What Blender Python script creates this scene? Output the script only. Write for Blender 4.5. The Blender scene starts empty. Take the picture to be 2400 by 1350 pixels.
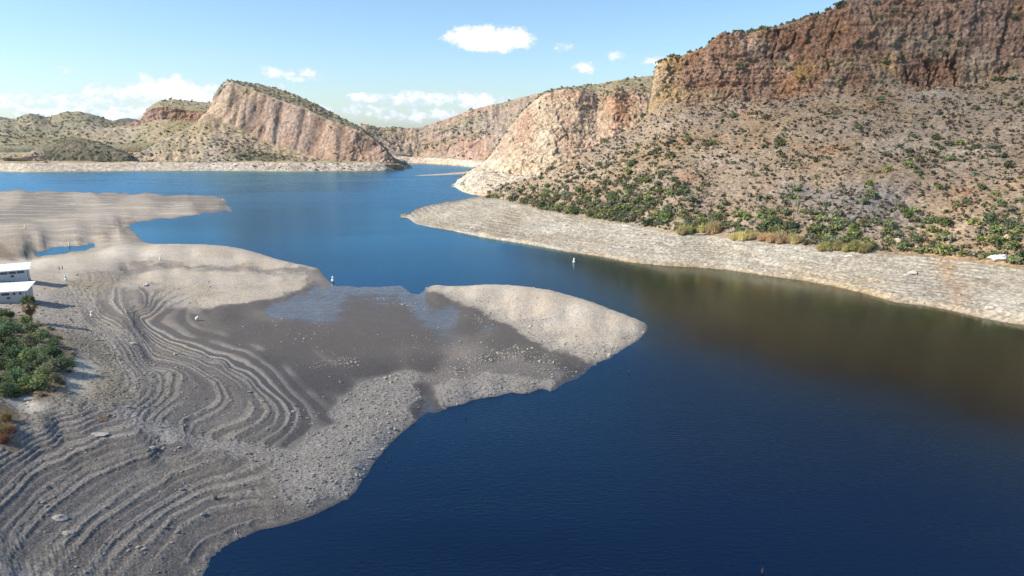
import bpy, math, random
import numpy as np
from mathutils import Vector

random.seed(7)
rng = np.random.default_rng(7)
scene = bpy.context.scene
COL = scene.collection

# ------------------------------------------------------------------ camera
H = 45.0                 # camera height above the lake (m)
FPX = 1622.0             # focal length in pixels of the 2400 px wide frame
PITCH = math.radians(13.22)
cam_data = bpy.data.cameras.new("camera")
cam_data.sensor_width = 36.0
cam_data.lens = 36.0 * FPX / 2400.0
cam_data.clip_start = 0.5
cam_data.clip_end = 40000.0
cam = bpy.data.objects.new("camera", cam_data)
COL.objects.link(cam)
cam.location = (0, 0, H)
cam.rotation_euler = (math.radians(90) - PITCH, 0, 0)
scene.camera = cam

# ------------------------------------------------------------------ light
SUN_ELEV = math.radians(38.0)
SUN_AZ = math.radians(-101.0)          # measured from +Y, clockwise: sun stands to the left
to_sun = Vector((math.sin(SUN_AZ) * math.cos(SUN_ELEV), math.cos(SUN_AZ) * math.cos(SUN_ELEV), math.sin(SUN_ELEV)))
sun_data = bpy.data.lights.new("sun", 'SUN')
sun_data.energy = 4.6
sun_data.angle = math.radians(0.53)
sun_data.color = (1.0, 0.92, 0.80)
sun = bpy.data.objects.new("sun", sun_data)
COL.objects.link(sun)
sun.location = (-300, -80, 400)
sun.rotation_euler = to_sun.to_track_quat('Z', 'Y').to_euler()

vs = scene.view_settings
vs.view_transform = 'Standard'
vs.look = 'None'
vs.exposure = 0.80
vs.gamma = 1.0
vs.use_curve_mapping = False
scene.render.engine = 'CYCLES'
scene.cycles.max_bounces = 5
scene.cycles.diffuse_bounces = 2
scene.cycles.glossy_bounces = 3
scene.cycles.transparent_max_bounces = 6
scene.cycles.use_denoising = True
scene.cycles.use_adaptive_sampling = True
scene.cycles.adaptive_threshold = 0.02

# ------------------------------------------------------------------ world: sky and clouds
def px_dir(px, py):
    """unit direction through a pixel of the 2400x1350 photograph"""
    u = (px - 1200.0) / FPX
    v = (675.0 - py) / FPX
    d = np.array([u, math.cos(PITCH) + v * math.sin(PITCH), -math.sin(PITCH) + v * math.cos(PITCH)])
    return d / np.linalg.norm(d)

def build_world():
    w = bpy.data.worlds.new("World")
    scene.world = w
    w.cycles.sampling_method = 'MANUAL'; w.cycles.sample_map_resolution = 512
    w.use_nodes = True
    nt = w.node_tree
    N, L = nt.nodes, nt.links
    N.clear()
    out = N.new('ShaderNodeOutputWorld')
    bg = N.new('ShaderNodeBackground')
    bg.inputs['Strength'].default_value = 0.10
    sky = N.new('ShaderNodeTexSky')
    sky.sky_type = 'NISHITA'
    sky.sun_disc = False
    sky.sun_elevation = SUN_ELEV
    sky.sun_rotation = SUN_AZ
    sky.altitude = 400
    sky.air_density = 1.0
    sky.dust_density = 0.6
    sky.ozone_density = 1.6

    def math_n(op, a, b=None, c=None, clamp=False):
        n = N.new('ShaderNodeMath'); n.operation = op; n.use_clamp = clamp
        for i, x in enumerate((a, b, c)):
            if x is None: continue
            if isinstance(x, (int, float)): n.inputs[i].default_value = x
            else: L.new(x, n.inputs[i])
        return n.outputs[0]
    tc = N.new('ShaderNodeTexCoord')
    sep = N.new('ShaderNodeSeparateXYZ')
    L.new(tc.outputs['Generated'], sep.inputs[0])
    x, y, z = sep.outputs
    az = math_n('ARCTAN2', x, y)
    el = math_n('ARCSINE', z)
    # cloud coordinates in degrees
    azd = math_n('MULTIPLY', az, 57.2958)
    eld = math_n('MULTIPLY', el, 57.2958)
    ae = N.new('ShaderNodeCombineXYZ'); L.new(azd, ae.inputs[0]); L.new(eld, ae.inputs[1])
    comb = N.new('ShaderNodeCombineXYZ')
    L.new(azd, comb.inputs[0]); L.new(math_n('MULTIPLY', eld, 1.5), comb.inputs[1])
    def noise(scale, detail, rough, off=0.0):
        n = N.new('ShaderNodeTexNoise'); n.noise_dimensions = '2D'
        n.inputs['Scale'].default_value = scale
        n.inputs['Detail'].default_value = detail
        n.inputs['Roughness'].default_value = rough
        m = N.new('ShaderNodeVectorMath'); m.operation = 'ADD'
        m.inputs[1].default_value = (off, off * 1.7, off * .3)
        L.new(comb.outputs[0], m.inputs[0]); L.new(m.outputs[0], n.inputs['Vector'])
        return n.outputs['Fac']
    n1 = noise(0.62, 3.0, 0.55)
    n2 = noise(1.9, 3.0, 0.6, 13.0)
    n3 = noise(0.16, 1.0, 0.5, 41.0)
    # clouds seen in the photograph, (px, py, half width, half height, weight)
    blobs = [(130, 246, 140, 27, .8), (235, 230, 70, 22, .9), (60, 260, 80, 24, .6), (388, 216, 80, 31, 1.3),
             (458, 228, 70, 30, 1.2), (300, 262, 80, 20, .9), (1145, 90, 98, 27, 1.6), (1150, 78, 60, 18, 1.0), (1370, 160, 26, 12, 1.0),
             (1440, 132, 24, 10, .8), (1530, 142, 22, 9, .6), (1325, 112, 24, 9, .5), (712, 176, 44, 14, .9), (635, 170, 28, 11, .6),
             (870, 228, 52, 11, 1.0), (985, 234, 74, 17, 1.0), (1110, 234, 68, 20, 1.1), (860, 262, 90, 16, .55), (1020, 268, 100, 16, .6),
             (150, 160, 22, 9, .45), (655, 205, 22, 8, .9)]
    dens = None
    for (bx, by, hw, hh, wt) in blobs:
        d0 = px_dir(bx, by)
        a0 = math.degrees(math.atan2(d0[0], d0[1])); e0 = math.degrees(math.asin(d0[2]))
        da = math.degrees(hw / FPX); de = math.degrees(hh / FPX)
        vm = N.new('ShaderNodeVectorMath'); vm.operation = 'MULTIPLY_ADD'
        L.new(ae.outputs[0], vm.inputs[0]); vm.inputs[1].default_value = (1 / da, 1 / de, 0); vm.inputs[2].default_value = (-a0 / da, -e0 / de, 0)
        dp = N.new('ShaderNodeVectorMath'); dp.operation = 'DOT_PRODUCT'
        L.new(vm.outputs[0], dp.inputs[0]); L.new(vm.outputs[0], dp.inputs[1])
        g = math_n('MULTIPLY_ADD', dp.outputs['Value'], -wt, 1.45 * wt)
        dens = g if dens is None else math_n('MAXIMUM', dens, g)
    # the same kind of low cumulus goes on round the horizon outside the frame
    band = math_n('SUBTRACT', 1.0, math_n('ABSOLUTE', math_n('MULTIPLY', math_n('SUBTRACT', eld, 2.6), 0.33)))
    outside = math_n('MULTIPLY', math_n('SUBTRACT', math_n('ABSOLUTE', azd), 37.0), 0.12, clamp=True)
    gen = math_n('ADD', math_n('MULTIPLY', math_n('SUBTRACT', n3, 0.5), 5.0), math_n('MULTIPLY', band, 0.55))
    gen = math_n('SUBTRACT', math_n('MULTIPLY', math_n('MINIMUM', gen, 1.0), outside), math_n('MULTIPLY', math_n('SUBTRACT', 1.0, outside), 2.0))
    dens = math_n('MAXIMUM', dens, gen)
    dens = math_n('MAXIMUM', dens, -2.0)
    tot = math_n('ADD', dens, math_n('MULTIPLY', math_n('SUBTRACT', n1, 0.52), 3.4))
    tot = math_n('ADD', tot, math_n('MULTIPLY', math_n('SUBTRACT', n2, 0.5), 1.3))
    mr = N.new('ShaderNodeMapRange'); mr.interpolation_type = 'SMOOTHSTEP'
    L.new(tot, mr.inputs[0])
    mr.inputs[1].default_value = -0.15; mr.inputs[2].default_value = 1.25
    # body shading of a cloud: thin parts bluish grey, thick parts white
    mr2 = N.new('ShaderNodeMapRange')
    L.new(math_n('ADD', tot, math_n('MULTIPLY', math_n('SUBTRACT', n2, 0.5), 1.5)), mr2.inputs[0])
    mr2.inputs[1].default_value = 0.2; mr2.inputs[2].default_value = 1.8
    cc = N.new('ShaderNodeMix'); cc.data_type = 'RGBA'
    cc.inputs['A'].default_value = (4.3, 5.0, 6.0, 1)
    cc.inputs['B'].default_value = (7.4, 7.5, 7.6, 1)
    L.new(mr2.outputs[0], cc.inputs['Factor'])
    # camera colour of this sky: a little more cyan and paler towards the horizon
    tint = N.new('ShaderNodeMix'); tint.data_type = 'RGBA'; tint.blend_type = 'MULTIPLY'
    tint.inputs['Factor'].default_value = 1.0
    L.new(sky.outputs[0], tint.inputs['A'])
    tint.inputs['B'].default_value = SKY_TINT
    mix = N.new('ShaderNodeMix'); mix.data_type = 'RGBA'
    L.new(math_n('MULTIPLY', mr.outputs[0], 0.94), mix.inputs['Factor'])
    L.new(tint.outputs['Result'], mix.inputs['A'])
    L.new(cc.outputs['Result'], mix.inputs['B'])
    L.new(mix.outputs['Result'], bg.inputs['Color'])
    L.new(bg.outputs[0], out.inputs['Surface'])
SKY_TINT = (0.785, 0.94, 1.07, 1)
build_world()

# ------------------------------------------------------------------ helpers: noise, projection, meshes
_perm = np.random.default_rng(3).integers(0, 4096, 4096).astype(np.int32)
_g = np.random.default_rng(4).normal(size=(4096, 3)); _g /= np.linalg.norm(_g, axis=1)[:, None]
_g = _g.astype(np.float32)

_gx, _gy, _gz = (np.ascontiguousarray(_g[:, i]) for i in range(3))
_a = np.random.default_rng(5).random(4096) * 2 * np.pi
_hx, _hy = np.cos(_a).astype(np.float32), np.sin(_a).astype(np.float32)

def _quint(f):
    return f * f * f * (f * (f * 6 - 15) + 10)

def _n3c(x, y, z, seed):
    xi = np.floor(x).astype(np.int32); yi = np.floor(y).astype(np.int32); zi = np.floor(z).astype(np.int32)
    fx = x - xi; fy = y - yi; fz = z - zi
    ux, uy, uz = _quint(fx), _quint(fy), _quint(fz)
    pl = []
    for dz in (0, 1):
        ro = []
        for dy in (0, 1):
            va = []
            for dx in (0, 1):
                h = _perm.take((_perm.take((_perm.take((xi + (dx + seed * 131)) & 4095) + (yi + dy)) & 4095) + (zi + dz)) & 4095)
                va.append(_gx.take(h) * (fx - dx) + _gy.take(h) * (fy - dy) + _gz.take(h) * (fz - dz))
            ro.append(va[0] + ux * (va[1] - va[0]))
        pl.append(ro[0] + uy * (ro[1] - ro[0]))
    return (pl[0] + uz * (pl[1] - pl[0])) * 1.6

def _n2c(x, y, seed):
    xi = np.floor(x).astype(np.int32); yi = np.floor(y).astype(np.int32)
    fx = x - xi; fy = y - yi
    ux, uy = _quint(fx), _quint(fy)
    ro = []
    for dy in (0, 1):
        va = []
        for dx in (0, 1):
            h = _perm.take((_perm.take((xi + (dx + seed * 131)) & 4095) + (yi + dy)) & 4095)
            va.append(_hx.take(h) * (fx - dx) + _hy.take(h) * (fy - dy))
        ro.append(va[0] + ux * (va[1] - va[0]))
    return (ro[0] + uy * (ro[1] - ro[0])) * 1.4

from concurrent.futures import ThreadPoolExecutor
_pool = ThreadPoolExecutor(4)
def n3(x, y, z, seed=0):
    """gradient noise; z = None gives the plane version"""
    x = np.asarray(x, np.float32); y = np.asarray(y, np.float32)
    if z is None: x, y = np.broadcast_arrays(x, y)
    else: x, y, z = np.broadcast_arrays(x, y, np.asarray(z, np.float32)); zf = np.ascontiguousarray(z).ravel()
    sh = x.shape; xf = np.ascontiguousarray(x).ravel(); yf = np.ascontiguousarray(y).ravel()
    out = np.empty(len(xf), np.float32); K = 24576
    def job(i):
        sl = slice(i, i + K)
        out[sl] = _n2c(xf[sl], yf[sl], seed) if z is None else _n3c(xf[sl], yf[sl], zf[sl], seed)
    list(_pool.map(job, range(0, len(xf), K)))
    return out.reshape(sh)

def fbm(x, y, z, octv=4, seed=0, gain=0.5, ridged=False):
    a, s, f, t = 1.0, 0, 1.0, 0.0
    for i in range(octv):
        n = n3(x * f, y * f, None if z is None else z * f, seed + i * 7)
        if ridged: n = 1 - 2 * np.abs(n)
        s = s + a * n; t += a; a *= gain; f *= 2.03
    return s / t

def sstep(a, b, x):
    t = np.clip((x - a) / (b - a), 0, 1)
    return t * t * (3 - 2 * t)

def mixc(c1, c2, f):
    f = np.asarray(f)[..., None]
    return c1 * (1 - f) + np.asarray(c2) * f

def raw_dir(px, py):
    u = (px - 1200.0) / FPX; v = (675.0 - py) / FPX
    return (u, math.cos(PITCH) + v * math.sin(PITCH), -math.sin(PITCH) + v * math.cos(PITCH))

def at_z(px, py, z):
    """the point at height z that stands behind a pixel of the photograph"""
    d = raw_dir(px, py); t = (z - H) / d[2]
    return np.array((d[0] * t, d[1] * t, z))

def at_f(px, py, f):
    """the point at forward distance f that stands behind a pixel"""
    d = raw_dir(px, py); t = f / d[1]
    return np.array((d[0] * t, f, H + d[2] * t))

def link(name, me, parent=None, label=None, cat=None, group=None, kind=None, loc=None):
    o = bpy.data.objects.new(name, me)
    COL.objects.link(o)
    if parent is not None: o.parent = parent
    if loc is not None: o.location = loc
    if label: o["label"] = label
    if cat: o["category"] = cat
    if group: o["group"] = group
    if kind: o["kind"] = kind
    return o

def np_mesh(name, verts, faces, mat=None, smooth=False, col=None, mats=None, midx=None, extra=None):
    """verts (N,3), faces: (M,3|4) array or list of such arrays"""
    me = bpy.data.meshes.new(name)
    verts = np.ascontiguousarray(verts, np.float32)
    fl = faces if isinstance(faces, list) else [faces]
    fl = [np.asarray(f, np.int32) for f in fl if len(f)]
    me.vertices.add(len(verts)); me.vertices.foreach_set('co', verts.ravel())
    loops = np.concatenate([f.ravel() for f in fl])
    tot = np.concatenate([np.full(len(f), f.shape[1], np.int32) for f in fl])
    start = np.concatenate([[0], np.cumsum(tot)[:-1]]).astype(np.int32)
    me.loops.add(len(loops)); me.loops.foreach_set('vertex_index', loops)
    me.polygons.add(len(tot)); me.polygons.foreach_set('loop_start', start); me.polygons.foreach_set('loop_total', tot)
    me.polygons.foreach_set('use_smooth', np.full(len(tot), smooth))
    if midx is not None: me.polygons.foreach_set('material_index', np.asarray(midx, np.int32))
    me.update(calc_edges=True)
    if col is not None:
        a = me.color_attributes.new('Col', 'FLOAT_COLOR', 'POINT')
        c = np.ones((len(verts), 4), np.float32); c[:, :col.shape[1]] = col
        a.data.foreach_set('color', c.ravel())
    if extra is not None:
        for k, v in extra.items():
            a = me.attributes.new(k, 'FLOAT', 'POINT'); a.data.foreach_set('value', np.asarray(v, np.float32).ravel())
    if mats:
        for m in mats: me.materials.append(m)
    elif mat: me.materials.append(mat)
    return me

def grid_faces(nr, nc):
    i = np.arange(nr * nc).reshape(nr, nc)
    return np.stack([i[:-1, :-1], i[:-1, 1:], i[1:, 1:], i[1:, :-1]], -1).reshape(-1, 4)

def compact(verts, faces, *attrs):
    used = np.zeros(len(verts), bool); used[faces.ravel()] = True
    idx = np.cumsum(used) - 1
    return (verts[used], idx[faces]) + tuple(a[used] for a in attrs)

# ------------------------------------------------------------------ materials
def new_mat(name):
    m = bpy.data.materials.new(name); m.use_nodes = True
    return m, m.node_tree, m.node_tree.nodes['Principled BSDF']

def ground_mat(name, fine=2.0, fine_amt=0.25, bump=0.5, bump_dist=0.2, rough=0.95, wet=False, coarse=0.15, joint=0.0):
    """albedo painted per vertex, broken up by two noises, with fine relief"""
    m, nt, b = new_mat(name); N, L = nt.nodes, nt.links
    at = N.new('ShaderNodeAttribute'); at.attribute_name = 'Col'
    tc = N.new('ShaderNodeTexCoord')
    no = N.new('ShaderNodeTexNoise'); no.inputs['Scale'].default_value = fine; no.inputs['Detail'].default_value = 6; no.inputs['Roughness'].default_value = .65
    L.new(tc.outputs['Object'], no.inputs['Vector'])
    vo = N.new('ShaderNodeTexVoronoi'); vo.inputs['Scale'].default_value = fine * 1.3
    L.new(tc.outputs['Object'], vo.inputs['Vector'])
    mr = N.new('ShaderNodeMapRange'); mr.inputs[1].default_value = .25; mr.inputs[2].default_value = .75
    mr.inputs[3].default_value = 1 - fine_amt; mr.inputs[4].default_value = 1 + fine_amt
    L.new(no.outputs['Fac'], mr.inputs[0])
    mu = N.new('ShaderNodeMix'); mu.data_type = 'RGBA'; mu.blend_type = 'MULTIPLY'; mu.inputs['Factor'].default_value = 1
    L.new(at.outputs['Color'], mu.inputs['A']); L.new(mr.outputs[0], mu.inputs['B'])
    pv = N.new('ShaderNodeTexVoronoi'); pv.inputs['Scale'].default_value = fine * 1.9; L.new(tc.outputs['Object'], pv.inputs['Vector'])
    sp_ = N.new('ShaderNodeSeparateColor'); L.new(pv.outputs['Color'], sp_.inputs[0])
    pm = N.new('ShaderNodeMapRange'); pm.inputs[3].default_value = 1 - fine_amt * 1.3; pm.inputs[4].default_value = 1 + fine_amt * 1.3
    L.new(sp_.outputs[0], pm.inputs[0])
    pmix = N.new('ShaderNodeMix'); pmix.data_type = 'RGBA'; pmix.blend_type = 'MULTIPLY'; pmix.inputs['Factor'].default_value = 1
    L.new(mu.outputs['Result'], pmix.inputs['A']); L.new(pm.outputs[0], pmix.inputs['B'])
    if wet:
        dw = N.new('ShaderNodeAttribute'); dw.attribute_name = 'wet'
        iv = N.new('ShaderNodeMapRange'); iv.inputs[3].default_value = 1; iv.inputs[4].default_value = 0.1; iv.inputs[2].default_value = .35
        L.new(dw.outputs['Fac'], iv.inputs[0]); L.new(iv.outputs[0], pmix.inputs['Factor'])
    n2 = N.new('ShaderNodeTexNoise'); n2.inputs['Scale'].default_value = coarse; n2.inputs['Detail'].default_value = 4
    L.new(tc.outputs['Object'], n2.inputs['Vector'])
    hs = N.new('ShaderNodeHueSaturation')
    r2 = N.new('ShaderNodeMapRange'); r2.inputs[1].default_value = .3; r2.inputs[2].default_value = .7; r2.inputs[3].default_value = .8; r2.inputs[4].default_value = 1.2
    L.new(n2.outputs['Fac'], r2.inputs[0]); L.new(r2.outputs[0], hs.inputs['Saturation'])
    L.new(pmix.outputs['Result'], hs.inputs['Color'])
    L.new(hs.outputs[0], b.inputs['Base Color'])
    ad = N.new('ShaderNodeMath'); ad.operation = 'MULTIPLY_ADD'
    L.new(vo.outputs['Distance'], ad.inputs[0]); ad.inputs[1].default_value = -0.6; L.new(no.outputs['Fac'], ad.inputs[2])
    bp = N.new('ShaderNodeBump'); bp.inputs['Strength'].default_value = bump; bp.inputs['Distance'].default_value = bump_dist
    L.new(ad.outputs[0], bp.inputs['Height'])
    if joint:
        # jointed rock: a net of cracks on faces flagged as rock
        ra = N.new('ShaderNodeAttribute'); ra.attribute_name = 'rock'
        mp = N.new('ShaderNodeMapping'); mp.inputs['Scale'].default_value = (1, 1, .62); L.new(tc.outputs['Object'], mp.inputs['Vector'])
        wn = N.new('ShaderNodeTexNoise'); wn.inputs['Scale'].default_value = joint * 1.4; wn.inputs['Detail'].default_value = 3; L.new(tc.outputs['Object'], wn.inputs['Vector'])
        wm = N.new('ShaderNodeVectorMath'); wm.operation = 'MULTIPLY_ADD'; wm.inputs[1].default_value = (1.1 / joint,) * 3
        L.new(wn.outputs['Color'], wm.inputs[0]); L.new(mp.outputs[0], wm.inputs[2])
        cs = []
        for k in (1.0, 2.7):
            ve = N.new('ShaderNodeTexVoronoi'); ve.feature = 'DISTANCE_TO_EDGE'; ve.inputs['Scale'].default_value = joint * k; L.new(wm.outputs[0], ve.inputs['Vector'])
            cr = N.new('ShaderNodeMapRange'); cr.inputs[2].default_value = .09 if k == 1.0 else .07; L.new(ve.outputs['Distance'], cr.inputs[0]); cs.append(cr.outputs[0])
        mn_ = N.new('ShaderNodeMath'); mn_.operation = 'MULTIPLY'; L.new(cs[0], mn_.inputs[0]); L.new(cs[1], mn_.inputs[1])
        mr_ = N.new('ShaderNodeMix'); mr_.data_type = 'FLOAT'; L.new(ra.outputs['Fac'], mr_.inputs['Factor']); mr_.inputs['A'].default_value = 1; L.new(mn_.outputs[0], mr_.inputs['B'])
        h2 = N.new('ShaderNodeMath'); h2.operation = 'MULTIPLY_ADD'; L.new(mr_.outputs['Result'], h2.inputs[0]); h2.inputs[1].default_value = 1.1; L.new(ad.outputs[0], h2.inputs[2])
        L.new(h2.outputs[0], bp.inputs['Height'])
        sc_ = N.new('ShaderNodeMapRange'); sc_.inputs[3].default_value = .82; L.new(mr_.outputs['Result'], sc_.inputs[0])  # shade in the crack recesses put into the rock colour
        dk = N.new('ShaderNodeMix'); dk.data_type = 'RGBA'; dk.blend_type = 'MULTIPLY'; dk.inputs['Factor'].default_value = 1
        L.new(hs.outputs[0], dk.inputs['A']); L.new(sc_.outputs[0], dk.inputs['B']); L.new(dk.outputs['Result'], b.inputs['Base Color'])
    L.new(bp.outputs[0], b.inputs['Normal'])
    if wet:
        w = N.new('ShaderNodeAttribute'); w.attribute_name = 'wet'
        rr = N.new('ShaderNodeMapRange'); rr.inputs[3].default_value = rough; rr.inputs[4].default_value = 0.15
        L.new(w.outputs['Fac'], rr.inputs[0]); L.new(rr.outputs[0], b.inputs['Roughness'])
        sp = N.new('ShaderNodeMapRange'); sp.inputs[3].default_value = 0.15; sp.inputs[4].default_value = 0.5
        L.new(w.outputs['Fac'], sp.inputs[0]); L.new(sp.outputs[0], b.inputs['Specular IOR Level'])
        bs = N.new('ShaderNodeMapRange'); bs.inputs[3].default_value = bump; bs.inputs[4].default_value = bump * 0.12
        L.new(w.outputs['Fac'], bs.inputs[0]); L.new(bs.outputs[0], bp.inputs['Strength'])
    else:
        b.inputs['Roughness'].default_value = rough
        b.inputs['Specular IOR Level'].default_value = 0.12
    return m

def plain_mat(name, color, rough=0.8, var=0.1, scale=3.0, spec=0.2, metallic=0.0, bump=0.0):
    m, nt, b = new_mat(name); N, L = nt.nodes, nt.links
    tc = N.new('ShaderNodeTexCoord')
    no = N.new('ShaderNodeTexNoise'); no.inputs['Scale'].default_value = scale; no.inputs['Detail'].default_value = 5
    L.new(tc.outputs['Object'], no.inputs['Vector'])
    mr = N.new('ShaderNodeMapRange'); mr.inputs[1].default_value = .3; mr.inputs[2].default_value = .7
    mr.inputs[3].default_value = 1 - var; mr.inputs[4].default_value = 1 + var
    L.new(no.outputs['Fac'], mr.inputs[0])
    mu = N.new('ShaderNodeMix'); mu.data_type = 'RGBA'; mu.blend_type = 'MULTIPLY'; mu.inputs['Factor'].default_value = 1
    mu.inputs['A'].default_value = (*color, 1); L.new(mr.outputs[0], mu.inputs['B'])
    L.new(mu.outputs['Result'], b.inputs['Base Color'])
    b.inputs['Roughness'].default_value = rough; b.inputs['Specular IOR Level'].default_value = spec; b.inputs['Metallic'].default_value = metallic
    if bump:
        bp = N.new('ShaderNodeBump'); bp.inputs['Strength'].default_value = bump; bp.inputs['Distance'].default_value = .05
        L.new(no.outputs['Fac'], bp.inputs['Height']); L.new(bp.outputs[0], b.inputs['Normal'])
    return m

def leaf_mat(name):
    """per-leaf colour from the mesh, varied per plant, partly translucent"""
    m, nt, b = new_mat(name); N, L = nt.nodes, nt.links
    at = N.new('ShaderNodeAttribute'); at.attribute_name = 'Col'
    oi = N.new('ShaderNodeObjectInfo')
    hs = N.new('ShaderNodeHueSaturation')
    r1 = N.new('ShaderNodeMapRange'); r1.inputs[3].default_value = .465; r1.inputs[4].default_value = .525
    L.new(oi.outputs['Random'], r1.inputs[0]); L.new(r1.outputs[0], hs.inputs['Hue'])
    r2 = N.new('ShaderNodeMapRange'); r2.inputs[3].default_value = .75; r2.inputs[4].default_value = 1.3
    mm = N.new('ShaderNodeMath'); mm.operation = 'FRACT'; m2 = N.new('ShaderNodeMath'); m2.operation = 'MULTIPLY'; m2.inputs[1].default_value = 7.31
    L.new(oi.outputs['Random'], m2.inputs[0]); L.new(m2.outputs[0], mm.inputs[0]); L.new(mm.outputs[0], r2.inputs[0]); L.new(r2.outputs[0], hs.inputs['Value'])
    L.new(at.outputs['Color'], hs.inputs['Color'])
    L.new(hs.outputs[0], b.inputs['Base Color'])
    b.inputs['Roughness'].default_value = .75; b.inputs['Specular IOR Level'].default_value = .15
    tr = N.new('ShaderNodeBsdfTranslucent'); L.new(hs.outputs[0], tr.inputs['Color'])
    mx = N.new('ShaderNodeMixShader'); mx.inputs[0].default_value = .42
    L.new(b.outputs[0], mx.inputs[1]); L.new(tr.outputs[0], mx.inputs[2])
    L.new(mx.outputs[0], N['Material Output'].inputs['Surface'])
    return m

M_near = ground_mat('lakebed_soil', fine=2.6, fine_amt=.22, bump=.55, bump_dist=.12, wet=True, coarse=.08)
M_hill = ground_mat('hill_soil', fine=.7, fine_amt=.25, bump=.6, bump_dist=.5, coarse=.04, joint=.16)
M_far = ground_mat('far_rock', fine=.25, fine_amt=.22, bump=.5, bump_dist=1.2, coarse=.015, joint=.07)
M_leaf = leaf_mat('leaves')
M_stem = plain_mat('stem_bark', (.16, .12, .085), .9, .25, 4)

# ------------------------------------------------------------------ water
def water_mat():
    m, nt, b = new_mat('lake_water'); N, L = nt.nodes, nt.links
    tc = N.new('ShaderNodeTexCoord')
    def noise(scale, det, stretch):
        mp = N.new('ShaderNodeMapping'); mp.inputs['Scale'].default_value = stretch
        L.new(tc.outputs['Object'], mp.inputs['Vector'])
        n = N.new('ShaderNodeTexNoise'); n.inputs['Scale'].default_value = scale; n.inputs['Detail'].default_value = det; n.inputs['Roughness'].default_value = .6
        L.new(mp.outputs[0], n.inputs['Vector']); return n.outputs['Fac']
    rip = noise(2.2, 5, (0.5, 1.0, 1.0))
    # wind streaks: calmer and rougher bands
    st = noise(.012, 4, (0.35, 1.3, 1.0))
    # the water lies calmer in the lee of the right bank
    ge = N.new('ShaderNodeSeparateXYZ'); L.new(tc.outputs['Object'], ge.inputs[0])
    def mn(op, a, b, clamp=False):
        n = N.new('ShaderNodeMath'); n.operation = op; n.use_clamp = clamp
        for i, x in enumerate((a, b)):
            if isinstance(x, (int, float)): n.inputs[i].default_value = x
            else: L.new(x, n.inputs[i])
        return n.outputs[0]
    def mrange(x, a, b, c, d):
        n = N.new('ShaderNodeMapRange'); n.interpolation_type = 'SMOOTHSTEP'; L.new(x, n.inputs[0])
        for i, q in enumerate((a, b, c, d)): n.inputs[i + 1].default_value = q
        return n.outputs[0]
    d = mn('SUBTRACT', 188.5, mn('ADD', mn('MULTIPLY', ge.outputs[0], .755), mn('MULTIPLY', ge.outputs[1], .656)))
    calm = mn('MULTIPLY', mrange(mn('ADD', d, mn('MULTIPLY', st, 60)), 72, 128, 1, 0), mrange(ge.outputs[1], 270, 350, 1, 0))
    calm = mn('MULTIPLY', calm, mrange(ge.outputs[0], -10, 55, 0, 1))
    ruf = mn('MULTIPLY', mrange(st, .38, .62, .38, 1.0), mrange(calm, 0, 1, 1, .22))
    lane = mn('MULTIPLY', mrange(ge.outputs[1], 165, 215, 0, 1), mrange(ge.outputs[1], 290, 350, 1, 0))      # smoother reach between the spits
    ruf = mn('MULTIPLY', ruf, mrange(lane, 0, 1, 1, .45))
    bp = N.new('ShaderNodeBump'); bp.inputs['Distance'].default_value = .11
    L.new(ruf, bp.inputs['Strength']); L.new(rip, bp.inputs['Height'])
    far = mrange(ge.outputs[1], 230, 520, 0, 1)
    L.new(mn('ADD', mrange(ruf, .1, 1, .14, .20), mn('MULTIPLY', far, .10)), b.inputs['Roughness'])
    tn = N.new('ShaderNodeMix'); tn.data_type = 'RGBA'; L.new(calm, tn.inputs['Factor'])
    tn.inputs['A'].default_value = (.46, .83, 1.0, 1); tn.inputs['B'].default_value = (.88, .92, .76, 1)  # blue of the reflected sky helped by a painted tint, olive where calm
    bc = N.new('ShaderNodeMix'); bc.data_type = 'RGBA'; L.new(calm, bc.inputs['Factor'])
    bc.inputs['A'].default_value = WATER_COL; bc.inputs['B'].default_value = (0.010, 0.0105, 0.006, 1)     # olive of the hill's reflection put into the bank water colour
    df = N.new('ShaderNodeBsdfDiffuse'); L.new(bc.outputs['Result'], df.inputs['Color'])
    gl = N.new('ShaderNodeBsdfGlossy'); gl.distribution = 'GGX'
    L.new(tn.outputs['Result'], gl.inputs['Color']); L.new(bp.outputs[0], gl.inputs['Normal'])
    for l in list(b.inputs['Roughness'].links): L.new(l.from_socket, gl.inputs['Roughness'])
    fr = N.new('ShaderNodeFresnel'); fr.inputs['IOR'].default_value = 1.62; L.new(bp.outputs[0], fr.inputs['Normal'])
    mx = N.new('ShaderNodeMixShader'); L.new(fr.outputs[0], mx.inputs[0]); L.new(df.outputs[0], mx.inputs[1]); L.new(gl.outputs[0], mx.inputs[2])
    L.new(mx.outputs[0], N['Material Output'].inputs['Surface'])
    N.remove(b)
    return m
WATER_COL = (0.001, 0.003, 0.018, 1)
WS = 6000
wv = np.array([(-WS, -400, 0), (WS, -400, 0), (WS, 1150, 0), (-WS, 1150, 0)], float)
link('water', np_mesh('water', wv, np.array([[0, 1, 2, 3]]), water_mat()), kind='structure', label='wide blue lake between bare shores and rocky hills', cat='lake')

# ------------------------------------------------------------------ clouds overhead, out of the frame, whose shade lies on the near shore and the right hillside
def cloud_mat(density):
    m = bpy.data.materials.new('cloud_vapour'); m.use_nodes = True
    N, L = m.node_tree.nodes, m.node_tree.links
    N.clear()
    o = N.new('ShaderNodeOutputMaterial'); v = N.new('ShaderNodeVolumePrincipled')
    v.inputs['Color'].default_value = (1, 1, 1, 1); v.inputs['Density'].default_value = density; v.inputs['Anisotropy'].default_value = .5
    L.new(v.outputs[0], o.inputs['Volume'])
    return m

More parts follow.
